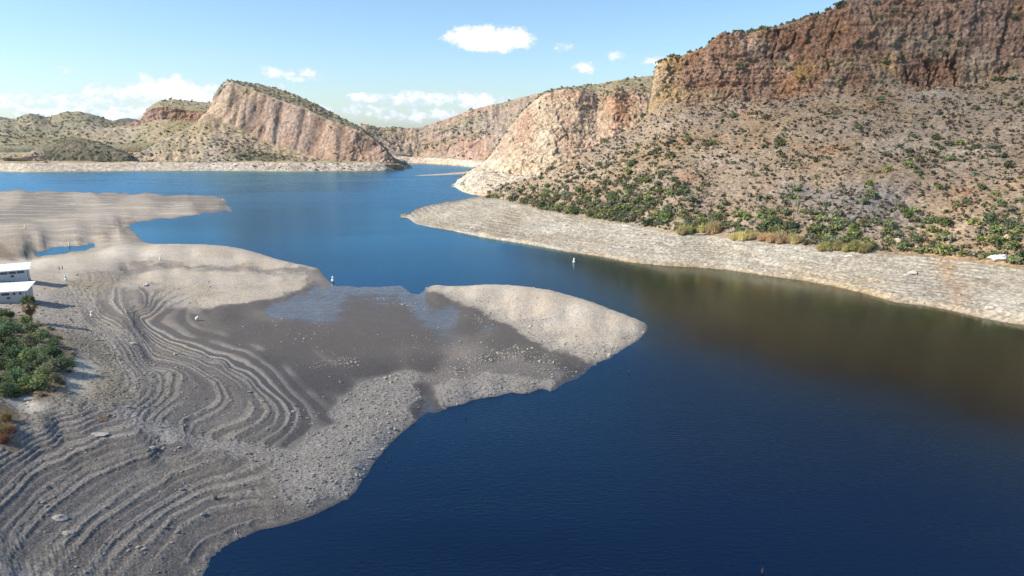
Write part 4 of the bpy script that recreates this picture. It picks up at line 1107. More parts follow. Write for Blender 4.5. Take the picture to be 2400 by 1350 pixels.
    finish('hill', P2, np.clip(col, .02, .8), M_far, 'small dark mound with a pink rocky flank at the far shore', 'mound', S=S, C=C)

    # green-brown hills far left
    r2 = rail([(-1200, 345, 800), (0, 345, 800), (380, 340, 800)])
    r3 = rail([(-1200, 310, 960), (-300, 308, 960), (0, 312, 960), (120, 318, 960), (200, 305, 980), (380, 305, 980)])
    r4 = rail([(-1200, 215, 1300), (-600, 240, 1300), (-250, 262, 1300), (-100, 276, 1300), (0, 283, 1300), (40, 275, 1300), (75, 263, 1300), (105, 274, 1300), (140, 265, 1300), (175, 258, 1300), (212, 266, 1300), (250, 280, 1320), (300, 287, 1340), (340, 288, 1350), (380, 288, 1350)])
    P, S, C = loft([r2, r3, r4, off(r4, 300, -60)], -2420, -810, 420, [40, 60, 4], smooth=[3, 6, 2, 2], skirt=True)
    nrm = grid_normals(P); nrm = nrm * np.sign(nrm[..., 2:3] + 1e-6)
    x, y, z = P[..., 0], P[..., 1], P[..., 2]
    gul = fbm(C / 28, S * 1.1, 0 * S, 3, 683); lump = fbm(x / 16, y / 16, z / 16, 4, 682)
    P2 = P + nrm * ((4 * gul * sstep(.5, 1.5, S) + 2.4 * lump) * sstep(0, .2, S))[..., None]
    col = np.ones(P.shape) * np.array((.27, .255, .17))
    col = mixc(col, (.205, .21, .13), sstep(-.1, .3, fbm(x / 40, y / 60, z / 30, 4, 684)) * .85)
    col = mixc(col, (.40, .335, .25), sstep(.1, .4, fbm(x / 50 + 7, y / 50, z / 30, 4, 685)) * .7)
    road = np.exp(-((S - .93 + .0005 * (C + 1150)) / .016) ** 2) * sstep(-1010, -1060, C)
    col = mixc(col, (.52, .46, .36), np.clip(road, 0, .85))
    col = col * (1 + .14 * lump)[..., None]
    finish('hill', P2, np.clip(col, .02, .8), M_far, 'rolling green-brown desert hills beyond the left shore', 'lefthills', S=S, C=C)
build_butte()

def build_distance():
    a = np.radians(np.linspace(-75, 75, 260)); r = np.geomspace(1150, 4900, 60)
    A, R = np.meshgrid(a, r); x = R * np.sin(A); y = R * np.cos(A)
    z = 12 + 26 * fbm(x / 900, y / 900, 0 * x, 4, 701) * sstep(1150, 1500, R)
    col = np.ones(x.shape + (3,)) * np.array((.32, .28, .20)); col *= (1 + .2 * fbm(x / 300, y / 300, 0 * x, 3, 702))[..., None]
    P = np.stack([x, y, z], -1)
    finish('terrain', P, col, M_far, 'desert plain running to the horizon behind the hills', 'plain', cat='terrain', S=R, C=A, zmin=-50)
    for pts, f, lab in (([(225, 292), (262, 283), (280, 277), (298, 275), (318, 279), (345, 284), (380, 292)], 2900, 'dark distant mountain in the gap left of the table hill'),
                        ([(-500, 240), (-300, 255), (-120, 262), (-40, 268), (0, 271), (22, 276), (45, 284), (80, 292)], 3600, 'faint blue mountain at the left edge of the horizon')):
        r4 = rail([(px, py, f) for px, py in pts]); r3 = off(r4, -f * .12, z=5); r5 = off(r4, f * .12, z=5)
        P, S, C = loft([r3, r4, r5], r4[0, 0], r4[-1, 0], 120, [16, 10], smooth=1, rowsmooth=1)
        P[..., 2] += sstep(0, .3, S) * 6 * fbm(P[..., 0] / 60, P[..., 1] / 60, P[..., 2] / 60, 4, 711)
        col = np.ones(P.shape) * np.array((.10, .10, .085)) * (1 + .3 * fbm(P[..., 0] / 60, P[..., 1] / 60, P[..., 2] / 60, 3, 712))[..., None]
        finish('mountain', P, col, M_far, lab, 'mtn', cat='mountain', S=S, C=C, zmin=-50)
build_distance()

# ------------------------------------------------------------------ small mesh builder
class MB:
    def __init__(s): s.v, s.f = [], []
    def box(s, x0, x1, y0, y1, z0, z1):
        b = len(s.v)
        s.v += [(x0, y0, z0), (x1, y0, z0), (x1, y1, z0), (x0, y1, z0), (x0, y0, z1), (x1, y0, z1), (x1, y1, z1), (x0, y1, z1)]
        s.f += [tuple(b + i for i in q) for q in ((0, 3, 2, 1), (4, 5, 6, 7), (0, 1, 5, 4), (1, 2, 6, 5), (2, 3, 7, 6), (3, 0, 4, 7))]
        return s
    def tube(s, pts, rad, n=7, cap=True):
        """tapered tube through points with a radius for each"""
        b = len(s.v); pts = [Vector(p) for p in pts]
        for i, p in enumerate(pts):
            d = (pts[min(i + 1, len(pts) - 1)] - pts[max(i - 1, 0)]).normalized()
            u = d.cross(Vector((0, 0, 1)) if abs(d.z) < .9 else Vector((1, 0, 0))).normalized(); w = d.cross(u)
            for k in range(n):
                a = 2 * math.pi * k / n
                s.v.append(tuple(p + (u * math.cos(a) + w * math.sin(a)) * rad[i]))
        for i in range(len(pts) - 1):
            for k in range(n):
                s.f.append((b + i * n + k, b + i * n + (k + 1) % n, b + (i + 1) * n + (k + 1) % n, b + (i + 1) * n + k))
        if cap:
            s.f.append(tuple(b + k for k in range(n))[::-1]); e = b + (len(pts) - 1) * n
            s.f.append(tuple(e + k for k in range(n)))
        return s
    def lathe(s, prof, n=12):
        """profile of (radius, z) turned round the vertical axis"""
        return s.tube([(0, 0, z) for r, z in prof], [r for r, z in prof], n)
    def mesh(s, name, mat, smooth=False):
        me = bpy.data.meshes.new(name); me.from_pydata(s.v, [], s.f); me.materials.append(mat)
        if smooth:
            for p in me.polygons: p.use_smooth = len(p.vertices) == 4
        me.update(); return me
    def build(s, name, mat, parent=None, smooth=False, **k):
        return link(name, s.mesh(name, mat, smooth), parent, **k)

def empty(name, loc, rz=0.0, label=None, cat=None, group=None):
    o = link(name, None, None, label, cat, group, loc=loc); o.rotation_euler = (0, 0, rz); o.empty_display_size = .3
    return o

def copy_tree(o, parent=None):
    c = o.copy(); COL.objects.link(c); c.parent = parent
    for ch in list(o.children): copy_tree(ch, c)
    return c

# ------------------------------------------------------------------ the two white lakeside buildings
M_wall = plain_mat('painted_wall', (.55, .58, .575), .7, .05, 1.5)
M_wall2 = plain_mat('cream_painted_wall', (.50, .49, .45), .7, .05, 1.5)
M_roof = plain_mat('white_metal_roof', (.80, .81, .80), .45, .04, .6, .4)
M_trim = plain_mat('white_trim', (.76, .77, .76), .6, .05, 2)
M_dark = plain_mat('dark_plinth', (.10, .095, .09), .9, .2, 2)
def glass_mat():
    m, nt, b = new_mat('window_glass')
    N, L = nt.nodes, nt.links
    tc = N.new('ShaderNodeTexCoord'); no = N.new('ShaderNodeTexNoise'); no.inputs['Scale'].default_value = .8
    L.new(tc.outputs['Object'], no.inputs['Vector'])
    cr = N.new('ShaderNodeValToRGB'); cr.color_ramp.elements[0].color = (.035, .05, .065, 1); cr.color_ramp.elements[1].color = (.10, .13, .16, 1)
    L.new(no.outputs['Fac'], cr.inputs[0]); L.new(cr.outputs[0], b.inputs['Base Color'])
    b.inputs['Roughness'].default_value = .12
    return m
M_glass = glass_mat()

def house(corner, rz, wall_m, hgt, label, width=15.0, depth=6.2, strip=True, porch=False):
    h = empty('house', corner, rz, label, 'house'); h.scale = (.9, .9, .9)
    W, D = width, depth
    MB().box(-W, 0, 0, D, -.1, hgt).build('wall', wall_m, h)
    MB().box(-W - .05, .05, -.05, D + .05, -1.6, -.1).build('plinth', M_dark, h)
    # shed roof, a little higher at the back, with deep eaves
    r = MB(); o0, o1 = .75, .65
    zf, zb = hgt + .02, hgt + .75
    v = [(-W - o0, -o1, zf), (o0, -o1, zf), (o0, D + o1, zb), (-W - o0, D + o1, zb)]
    r.v = [p for p in v] + [(p[0], p[1], p[2] + .14) for p in v]
    r.f = [(0, 3, 2, 1), (4, 5, 6, 7), (0, 1, 5, 4), (1, 2, 6, 5), (2, 3, 7, 6), (3, 0, 4, 7)]
    ro = r.build('roof', M_roof, h)
    for k in range(int(W / .9)):          # standing seams
        x = -W + .4 + k * .9
        m = MB(); m.v = [(x - .03, -o1, zf + .141), (x + .03, -o1, zf + .141), (x + .03, D + o1, zb + .141), (x - .03, D + o1, zb + .141)]
        m.v += [(p[0], p[1], p[2] + .05) for p in m.v]; m.f = list(r.f)
        m.build('seam', M_roof, ro)
    MB().box(-W - o0, o0, -o1 - .04, -o1 - .003, zf - .12, zf + .16).build('fascia', M_trim, h)
    # band of windows under the eave
    n = 7; x = -.55; wz0, wz1 = hgt - 1.0, hgt - .12
    for k in range(n):
        ww = 1.75
        if porch and k < 2: ww = .7
        f = MB(); a, b = x - ww, x
        f.box(a, b, -.06, -.003, wz0, wz0 + .06).box(a, b, -.06, -.003, wz1 - .06, wz1).box(a, a + .05, -.06, -.003, wz0 + .06, wz1 - .06).box(b - .05, b, -.06, -.003, wz0 + .06, wz1 - .06)
        win = f.build('window', M_trim, h)
        MB().box(a + .05, b - .05, -.035, -.003, wz0 + .06, wz1 - .06).build('pane', M_glass, win)
        x -= ww + (.55 if (porch and k < 2) else .12)
        if x < -W + 2: break
    # small square window lower down
    sx = -3.4; sz = hgt - 1.95
    f = MB().box(sx - .5, sx + .5, -.06, -.003, sz, sz + .07).box(sx - .5, sx + .5, -.06, -.003, sz + .75, sz + .82).box(sx - .5, sx - .43, -.06, -.003, sz + .07, sz + .75).box(sx + .43, sx + .5, -.06, -.003, sz + .07, sz + .75)
    win = f.build('window', M_trim, h)
    MB().box(sx - .43, sx + .43, -.03, -.003, sz + .07, sz + .75).build('pane', M_glass, win)
    # corner boards and a downpipe at the visible end
    MB().box(-.12, .02, -.03, -.002, 0, hgt - .02).build('corner_board', M_trim, h)
    MB().tube([(.06, .25, -.1), (.06, .25, hgt - .05)], [.045, .045], 8).build('downpipe', M_dark, h)
    return h
pl = near_hit(62, 711); house((pl.x, pl.y, pl.z + .35), math.radians(20), M_wall2, 2.75, 'lower white-roofed building nearest the fan palm', porch=True)
pu = near_hit(67, 663); house((pu.x, pu.y, pu.z + .35), math.radians(30), M_wall, 3.4, 'upper white-roofed building behind the lower one')

# ------------------------------------------------------------------ plants
def quad_leaves(pos, nrm, size, aspect, rg):
    n = len(pos)
    r = rg.normal(size=(n, 3)); u = np.cross(nrm, r); u /= np.linalg.norm(u, axis=1)[:, None] + 1e-9
    w = np.cross(nrm, u)
    u = u * (size * aspect)[:, None]; w = w * size[:, None]
    v = np.stack([pos - u - .3 * w, pos + .2 * u - w, pos + u + .3 * w, pos - .2 * u + w], 1).reshape(-1, 3)
    return v, np.arange(n * 4).reshape(n, 4)

def bush_leaves(seed, R, Hh, nleaf, ls, base, nclump=11, spread=.30, low=.12):
    rg = np.random.default_rng(seed)
    a = rg.random(nclump) * 2 * np.pi; e = rg.random(nclump) ** .8 * 1.35
    rad = .45 + .4 * rg.random(nclump)
    cen = np.stack([np.cos(a) * np.cos(e) * rad * R, np.sin(a) * np.cos(e) * rad * R, (low + (.88 - low) * np.sin(e) * rad / .85) * Hh], 1)
    k = rg.integers(0, nclump, nleaf)
    sp = spread * (.7 + .6 * rg.random(nclump))
    off_ = rg.normal(size=(nleaf, 3)) * sp[k][:, None] * np.array((R, R, Hh * .62))
    pos = cen[k] + off_; pos[:, 2] = np.abs(pos[:, 2]) + .02 * Hh
    nr = off_ / (np.linalg.norm(off_, axis=1)[:, None] + 1e-9) + rg.normal(size=(nleaf, 3)) * .8 + np.array((0, 0, .5))
    nr /= np.linalg.norm(nr, axis=1)[:, None]
    v, f = quad_leaves(pos, nr, ls * (.6 + .8 * rg.random(nleaf)), 1.0 + .8 * rg.random(nleaf), rg)
    tone = (.70 + .6 * rg.random(nclump))[k] * (.75 + .5 * rg.random(nleaf))
    hue = rg.normal(size=nclump)[k] * .06
    c = np.asarray(base)[None] * tone[:, None] * np.stack([1 + hue, np.ones(nleaf), 1 - hue], 1)
    return v, f, np.repeat(np.clip(c, .01, .6), 4, 0)

def bush_mesh(name, *a, **k):
    v, f, c = bush_leaves(*a, **k)
    return np_mesh(name, v, f, M_leaf, False, c.astype(np.float32))

def stems_mesh(name, seed, R, Hh, n=7, r0=.05):
    rg = random.Random(seed); m = MB()
    for i in range(n):
        a = 2 * math.pi * (i + rg.random() * .6) / n; q = R * (.4 + .4 * rg.random()); z = Hh * (.55 + .3 * rg.random())
        p = [(0, 0, -.25), (math.cos(a) * q * .3, math.sin(a) * q * .3, z * .4), (math.cos(a + .2) * q * .75, math.sin(a + .2) * q * .75, z * .8), (math.cos(a + .1) * q, math.sin(a + .1) * q, z)]
        m.tube(p, [r0, r0 * .75, r0 * .45, r0 * .15], 5, False)
    return m.mesh(name, M_stem)

G_MESQ = (.165, .205, .085); G_DARK = (.115, .155, .075); G_GREY = (.20, .215, .14); G_OLIVE = (.185, .20, .10)
BIG = [(bush_mesh('crown', 100 + i, 1.5, [2.0, 2.4, 1.7, 2.1][i], 900, .115, [(.24, .295, .125), (.18, .235, .11), (.28, .295, .19), (.25, .27, .14)][i], nclump=15, spread=.26), stems_mesh('stem', 100 + i, 1.5, 2.0)) for i in range(4)]

def big_bush(p, s, k, label, group, rz=None):
    e = empty('shrub', p, random.random() * 6.28 if rz is None else rz, label, 'shrub', group)
    e.scale = (s * random.uniform(.9, 1.15), s * random.uniform(.9, 1.15), s)
    for me, nm in zip(BIG[k], ('crown', 'stem')): link(nm, me, e)
    return e

# brushy bank at the left edge
bank = [(5, 742), (30, 738), (58, 748), (15, 765), (45, 770), (75, 775), (100, 782), (122, 800), (5, 795), (35, 800), (65, 805), (92, 812), (118, 826), (142, 832), (8, 825), (40, 832), (72, 838), (100, 845),
        (128, 856), (145, 862), (10, 855), (42, 862), (74, 868), (104, 876), (130, 884), (12, 885), (40, 893), (70, 898), (100, 902), (8, 915), (30, 918), (-8, 760), (-10, 802), (-8, 850), (-6, 900), (86, 792), (20, 780)]
for i, (px, py) in enumerate(bank):
    p = near_hit(px + random.uniform(-6, 6), py + random.uniform(-5, 5) + 10)
    edge = px > 90
    big_bush(p, random.uniform(.72, 1.15) * (.85 if edge else 1.0), [0, 1, 0, 3, 2, 1, 0][i % 7],
             ['green', 'dark green', 'green', 'olive', 'grey-green', 'dark green', 'green'][i % 7] + ' shrub ' + (('on the outer edge' if edge else 'at the frame edge' if px < 25 else 'in the middle') + (' of the brush, just below the buildings' if py < 785 else ' of the brush, half way down' if py < 860 else ' of the brush, near its pale foot')), 'shrubs of the brushy bank')
YB = [bush_mesh('tuft', 140 + i, .55, .6, 260, .07, (.25, .25, .085), nclump=9) for i in range(2)]
for i, (px, py) in enumerate([(48, 925), (62, 920), (75, 914), (88, 908), (38, 932)]):
    o = link('shrub', YB[i % 2], None, 'small yellow-green tuft at the foot of the brushy bank', 'shrub', 'yellow tufts at the bank foot', loc=near_hit(px, py)); o.scale = (1.3, 1.3, 1.2)

GB = [bush_mesh('tuft', 150 + i, .6, .5, 150, .07, (.27, .235, .16), nclump=7) for i in range(2)]
for i, (px, py) in enumerate([(118, 772), (140, 795), (158, 818), (168, 845), (164, 872), (150, 900), (120, 915), (100, 928), (172, 832), (95, 764)]):
    o = link('shrub', GB[i % 2], None, ['first', 'second', 'third', 'fourth', 'fifth', 'sixth', 'seventh', 'eighth', 'ninth', 'tenth'][i] + ' small dry brown tuft along the outer edge of the brush', 'shrub', 'dry tufts along the brush edge', loc=near_hit(px, py)); o.scale = (random.uniform(.7, 1.3),) * 3
# dry orange-brown reeds at the left edge
def reed_mesh(name, seed, R, Hh, n, c0, c1, w=.035):
    rg = np.random.default_rng(seed)
    a = rg.random(n) * 6.283; q = np.sqrt(rg.random(n)) * R
    b = np.stack([np.cos(a) * q, np.sin(a) * q, np.zeros(n)], 1)
    lean = rg.normal(size=(n, 2)) * .24 + np.array((.07, -.03)); hh = Hh * (.35 + .7 * rg.random(n)) * (1.1 - .65 * (q / R) ** 2)
    d = rg.random(n) * 6.283; s = np.stack([np.cos(d), np.sin(d), np.zeros(n)], 1) * w
    mid = b + np.stack([lean[:, 0] * hh * .5, lean[:, 1] * hh * .5, hh * .6], 1); tip = b + np.stack([lean[:, 0] * hh * 1.7, lean[:, 1] * hh * 1.7, hh], 1)
    v = np.stack([b - s, b + s, mid + s, mid - s, tip], 1).reshape(-1, 3)
    i5 = np.arange(n)[:, None] * 5
    f4 = i5 + np.array([[0, 1, 2, 3]]); f3 = i5 + np.array([[3, 2, 4]])
    t = rg.random(n)[:, None]; c = np.asarray(c0) * (1 - t) + np.asarray(c1) * t; c = c * (.75 + .5 * rg.random(n))[:, None]
    return np_mesh(name, v, [f4, f3], M_leaf, False, np.repeat(c, 5, 0).astype(np.float32))
ORD0 = ['first', 'second', 'third', 'fourth', 'fifth']
RD_BROWN = reed_mesh('dry_reeds', 160, .8, 2.2, 260, (.36, .21, .09), (.42, .30, .15))
for i, (px, py) in enumerate([(14, 985), (-14, 1000), (22, 1010), (4, 1018), (10, 1035)]):
    o = link('reed_clump', RD_BROWN, None, ORD0[i] + ' of five dry orange-brown reed clumps at the frame edge, counted from the brush', 'reeds', 'orange-brown reeds', loc=near_hit(px, py)); o.scale = (.8, .8, .75 - .08 * (i % 3)); o.rotation_euler = (0, 0, i * 1.3)
# fallen reed litter
o = link('reed_litter', reed_mesh('reed_litter', 163, 1.0, .35, 120, (.40, .24, .12), (.46, .33, .2)), None, 'flattened rusty-orange reed litter on the cloddy soil', 'litter', kind='stuff', loc=near_hit(238, 982))

# ------------------------------------------------------------------ fan palm
def fan_palm():
    p = near_hit(74, 757)
    t = empty('palm_tree', p, 0, 'fan palm with green top and brown skirt beside the lower building', 'palm tree')
    m = MB(); hgt = 4.0
    prof = [(.34, -.3), (.30, 0)] + [(.27 - .02 * (i % 2), .3 * i) for i in range(1, 14)]
    m.lathe(prof, 12); m.build('trunk', plain_mat('palm_bark', (.20, .15, .11), .95, .3, 5, bump=.6), t)
    M_fr = leaf_mat('palm_leaf')
    def frond(seed, green):
        rg = random.Random(seed); v, f, c = [], [], []
        L0 = 1.05; b = 0
        for s in (-.03, .03): v.append((0, s, 0)); 
        v += [(L0, .02, .06), (L0, -.02, .06)]; f.append((0, 1, 2, 3)); c += [(.17, .17, .06)] * 4
        for k in range(15):
            a = math.radians(-82 + 164 * k / 14); ln = .95 * (1 - .25 * abs(a) / 1.5) * rg.uniform(.9, 1.1); dr = -.28 * rg.uniform(.6, 1.4) - .15 * abs(a)
            b = len(v); ex, ey = math.cos(a), math.sin(a); wx, wy = -ey * .055, ex * .055
            v += [(L0 - .1, 0, .05), (L0 + ex * ln * .55 + wx, ey * ln * .55 + wy, .07), (L0 + ex * ln, ey * ln, .05 + dr), (L0 + ex * ln * .55 - wx, ey * ln * .55 - wy, .03)]
            f.append((b, b + 1, b + 2, b + 3)); q = rg.uniform(.75, 1.25); c += [tuple(x * q for x in green)] * 4
        return np_mesh('frond', np.array(v), np.array(f), M_fr, False, np.array(c, np.float32))
    fm = [frond(1, (.085, .13, .035)), frond(2, (.11, .14, .04)), frond(3, (.30, .22, .07)), frond(4, (.24, .15, .07))]
    rg = random.Random(5)
    for i in range(46):
        u = i / 45.0
        o = link('frond', fm[min(3, int(u * 3.2 + rg.random() * .9))], t, loc=(0, 0, hgt - .05 - u * .75))
        o.rotation_euler = (rg.uniform(-.3, .3), math.radians(-72 + 150 * u + rg.uniform(-9, 9)), i * 2.39996)
        s = rg.uniform(.78, 1.0); o.scale = (s, s, s)
fan_palm()

# ------------------------------------------------------------------ scattering on the hills
def scatter(key, n, wfun, seed):
    h = HILLS[key]; P, S, C = h['P'], h['S'], h['C']
    rg = np.random.default_rng(seed)
    a = np.linalg.norm(np.cross(P[1:, :-1] - P[:-1, :-1], P[:-1, 1:] - P[:-1, :-1]), axis=-1)
    s = S[:-1, :-1]; c = C[:-1, :-1]; p = P[:-1, :-1]
    w = a * np.clip(wfun(s, c, p), 0, None) * (p[..., 2] > .6)
    cw = np.cumsum(w.ravel()); k = np.searchsorted(cw, rg.random(n) * cw[-1])
    i, j = np.unravel_index(np.clip(k, 0, w.size - 1), w.shape)
    u, v = rg.random(n)[:, None], rg.random(n)[:, None]
    q = P[i, j] * (1 - u) * (1 - v) + P[i + 1, j] * u * (1 - v) + P[i, j + 1] * (1 - u) * v + P[i + 1, j + 1] * u * v
    return q, s[i, j], c[i, j]

def merged(protos, pos, scale, rg, tint=None, kidx=None):
    """copies of small meshes joined into one mesh"""
    VV, FF, CC, base = [], [], [], 0
    kidx = rg.integers(0, len(protos), len(pos)) if kidx is None else kidx
    for k, (v, f, c) in enumerate(protos):
        m = np.where(kidx == k)[0]
        if not len(m): continue
        a = rg.random(len(m)) * 6.283; ca, sa = np.cos(a)[:, None], np.sin(a)[:, None]
        x = v[None, :, 0] * ca - v[None, :, 1] * sa; y = v[None, :, 0] * sa + v[None, :, 1] * ca
        z = np.broadcast_to(v[None, :, 2], x.shape)
        vv = np.stack([x, y, z], -1) * scale[m][:, None, None] + pos[m][:, None, :]
        tn = (np.ones((len(m), 3)) if tint is None else tint[m])[:, None, :]
        VV.append(vv.reshape(-1, 3)); FF.append((f[None] + (np.arange(len(m)) * len(v))[:, None, None] + base).reshape(-1, f.shape[1])); CC.append((c[None] * tn).reshape(-1, 3))
        base += vv.shape[0] * vv.shape[1]
    return np.concatenate(VV), np.concatenate(FF), np.concatenate(CC)

def rand_tint(n, rg, lo=.65, hi=1.4, hue=.12):
    t = rg.uniform(lo, hi, n)[:, None]; h = rg.normal(size=n)[:, None] * hue
    return np.clip(t * np.concatenate([1 + h, np.ones((n, 1)), 1 - h], 1), .2, 2.2)

SM = [bush_leaves(200 + i, .75, .8, 34, .20, [(.20, .215, .115), (.145, .17, .095), (.215, .195, .13), (.185, .225, .095)][i], nclump=7, spread=.26) for i in range(4)]
TINY = [bush_leaves(220 + i, 1.0, .95, 12, .40, [(.20, .20, .125), (.185, .175, .115)][i], nclump=5, spread=.22) for i in range(2)]

def wB(s, c, p):
    low = np.exp(-np.clip(s - 3.0, 0, 9) / np.interp(c, [0, 300, 500, 900], [.24, .19, .11, .14])) * (s > 3.0) * np.interp(c, [-70, 0, 250, 400, 520, 850, 900, 1200], [3.2, 3.4, 3.0, 1.6, .8, .6, .6, .7]) * sstep(-.5, .2, fbm(p[..., 0] / 9, p[..., 1] / 9, p[..., 2] / 9, 2, 803))
    gen = (s > 3.03) * (s < 3.97) * (.22 + .55 * np.clip((3.6 - s) / .6, 0, 1)) * np.interp(c, [0, 300, 700, 1200], [1.2, 1.0, .62, .75])
    led = .05 * (s > 4) * (s < 4.9) + .35 * (s > 4.97) * (s < 5.4)
    v = fbm(p[..., 0] / 22, p[..., 1] / 22, p[..., 2] / 22, 3, 801)
    return ((low * 1.8 + 1.25 * gen * sstep(-.12, .35, v)) + led) * (c > -55)
def in_view(c): return (c > -1215) & (c < 1215)

rg = np.random.default_rng(900)
pos, s_, c_ = scatter('right', 5600, wB, 31)
siz = np.exp(rg.normal(size=len(pos)) * .55) * np.where(s_ < 3.12, 1.25, np.where(s_ < 4, .9, .9))
siz = np.clip(siz * .88, .4, 2.5)
vis = in_view(c_) & (s_ < 4.95)
lowm = s_ < 3.12
score = np.where(vis, siz / pos[:, 1], 0)
o1 = np.argsort(-score * lowm)[:165]; o2 = np.argsort(-score * ~lowm)[:133]
ind = np.r_[o1, o2]; rest = np.setdiff1d(np.arange(len(pos)), ind)
MID = [bush_mesh('shrub', 240 + i, .8, .95, 170, .10, [(.22, .24, .12), (.20, .25, .10), (.14, .185, .09), (.25, .27, .10), (.22, .22, .15)][i], nclump=9, spread=.27) for i in range(5)]
for i in ind:
    low = s_[i] < 3.12
    k = int(rg.integers(0, 5)) if low else int(rg.choice([0, 0, 2, 4, 4, 1]))
    if c_[i] > 600 and rg.random() < .3: k = 3
    hue = ['olive', 'leafy green', 'dark green', 'yellow-green', 'grey-green'][k]
    big = 'large' if siz[i] > (1.9 if low else 1.35) else 'small' if siz[i] < (1.5 if low else 1.1) else 'middling'
    cx = c_[i] + 1200
    if low:
        zone = ('near the tip of the belt by the spit' if cx < 1300 else 'on the lit lower spur before the mesquites' if cx < 1480 else 'around the large green mesquite' if cx < 1700 else 'behind the straw-coloured reeds' if cx < 1900 else 'around the greenish reed thicket' if cx < 2090 else 'on the orange soil by the white wash' if cx < 2280 else 'beside the large pale boulder')
        lab, grp = f'{big} {hue} shrub {zone}', 'shrubs in the green belt above the ring'
    else:
        h_ = 'low' if s_[i] < 3.3 else 'half way up' if s_[i] < 3.65 else 'high up'
        zone = ('on the spur that faces the headland' if cx < 1500 else 'on the slope below the cliff end' if cx < 1750 else 'on the slope above the grey scree' if cx < 2080 else 'on the slope above the orange soil' if cx < 2280 else 'on the slope at the frame edge')
        lab, grp = f'{big} {hue} shrub {h_} {zone}', 'shrubs dotted over the brown hillside'
    o = link('desert_shrub', MID[k], None, lab, 'shrub', grp, loc=pos[i] - np.array((0, 0, .08)))
    o.scale = (siz[i] * rg.uniform(.85, 1.2), siz[i] * rg.uniform(.85, 1.2), siz[i] * rg.uniform(.8, 1.1)); o.rotation_euler = (0, 0, rg.random() * 6.28)
v, f, c = merged(SM, pos[rest] - np.array((0, 0, .06)), siz[rest], rg, rand_tint(len(rest), rg))
pos3, s3_, c3_ = scatter('right', 6500, lambda s, c, p: (c > -40) * (c < 1260) * (s > 3.02) * (s < 3.98) * (.3 + sstep(-.3, .3, fbm(p[..., 0] / 14, p[..., 1] / 14, p[..., 2] / 14, 3, 805))), 77)
v3, f3, c3 = merged([bush_leaves(230 + i, .5, .5, 9, .2, [(.15, .125, .09), (.20, .17, .12), (.13, .135, .085)][i], nclump=4, spread=.22) for i in range(3)], pos3, np.clip(np.exp(rg.normal(size=6500) * .45) * .8, .35, 2), rg, rand_tint(6500, rg, .75, 1.45))
v, f, c = np.r_[v, v3], np.r_[f, f3 + len(v)], np.r_[c, c3]
link('desert_scrub', np_mesh('desert_scrub', v, f, M_leaf, False, c.astype(np.float32)), kind='stuff', label='small scattered desert scrub over the brown hillside', cat='scrub')

def wTop(lo, hi, base=1.0):
    return lambda s, c, p: base * ((s > lo) & (s < hi)) * sstep(-.5, .3, fbm(p[..., 0] / 25, p[..., 1] / 25, p[..., 2] / 25, 3, 811))
far_sets = [('butte', 1500, lambda s, c, p: (s < .95) * (1 + 3 * np.exp(-((c + 590) / 80.) ** 2) * (s < .5)) + 1.1 * (s > 2.02) * (s < 3.1) + .03, .85),
            ('table', 420, lambda s, c, p: (s < .95) + .8 * (s > 1.95) * (s < 3.1), 1.0),
            ('mound', 420, lambda s, c, p: (c > -1095) * 1.0 + .15, .8),
            ('lefthills', 1500, lambda s, c, p: (c > -1400) * (s > .05) * (s < 2.1) * (1.6 - .4 * s), 1.35),
            ('shelf', 500, lambda s, c, p: (c > -1400) * (s > 2.05) * (s < 3.3) * 1.0, .95),
            ('ridge', 700, lambda s, c, p: (s > 3.0) * (s < 5.1) * sstep(-.3, .3, fbm(p[..., 0] / 50, p[..., 1] / 50, p[..., 2] / 25, 3, 291)), 1.1),
            ('outcrop', 520, lambda s, c, p: .12 * (s > 2.6) * (s < 4) + 1.0 * (s > 3.98) * (s < 5.1) + .5 * (s > 3.3) * (c > 90) * sstep(.0, .3, fbm(p[..., 0] / 25 + 9, p[..., 1] / 25, p[..., 2] / 25, 4, 194)), .9)]
labels = {'butte': 'brush dotting the butte and its foot slope', 'table': 'brush on the flat-topped hill', 'mound': 'dark brush on the round mound', 'lefthills': 'low brush over the rolling hills', 'shelf': 'brush along the top of the far shore',
          'ridge': 'brush on the far ridge behind the dam', 'outcrop': 'brush on the cream rock headland'}
for key, n, wf, sc in far_sets:
    rg2 = np.random.default_rng(len(key) * 13 + n)
    pos2, s2_, c2_ = scatter(key, n, wf, n + 3)
    sz = np.clip(np.exp(rg2.normal(size=n) * .4), .5, 2.2) * sc
    v, f, c = merged(TINY, pos2, sz, rg2, rand_tint(n, rg2, .8, 1.6))
    link('desert_scrub', np_mesh('desert_scrub', v, f, M_leaf, False, c.astype(np.float32)), kind='stuff', label=labels[key], cat='scrub')

# ------------------------------------------------------------------ reeds along the top of the right ring
def hill_hit(px, py, key='right', smin=2.85, smax=3.4):
    h = HILLS[key]; P, S = h['P'], h['S']
    d = np.array(px_dir(px, py)); q = P - np.array((0, 0, H)); m = (S > smin) & (S < smax)
    dist = np.linalg.norm(np.cross(q, d[None, None]), axis=-1) / np.linalg.norm(q, axis=-1)
    dist = np.where(m, dist, 9)
    i, j = np.unravel_index(np.argmin(dist), dist.shape)
    return Vector(P[i, j])
RT_TAN = [reed_mesh('reeds', 300 + i, 1.2, 2.6, 360, (.56, .43, .20), (.68, .57, .32), .06) for i in range(2)]
RT_GRN = [reed_mesh('reeds', 310 + i, 1.2, 2.2, 300, (.36, .37, .13), (.56, .48, .22), .055) for i in range(2)]
ORD = ['first', 'second', 'third', 'fourth', 'fifth', 'sixth', 'seventh', 'eighth', 'ninth', 'tenth', 'eleventh', 'twelfth', 'thirteenth', 'fourteenth', 'fifteenth', 'sixteenth', 'seventeenth', 'eighteenth']
reeds = []
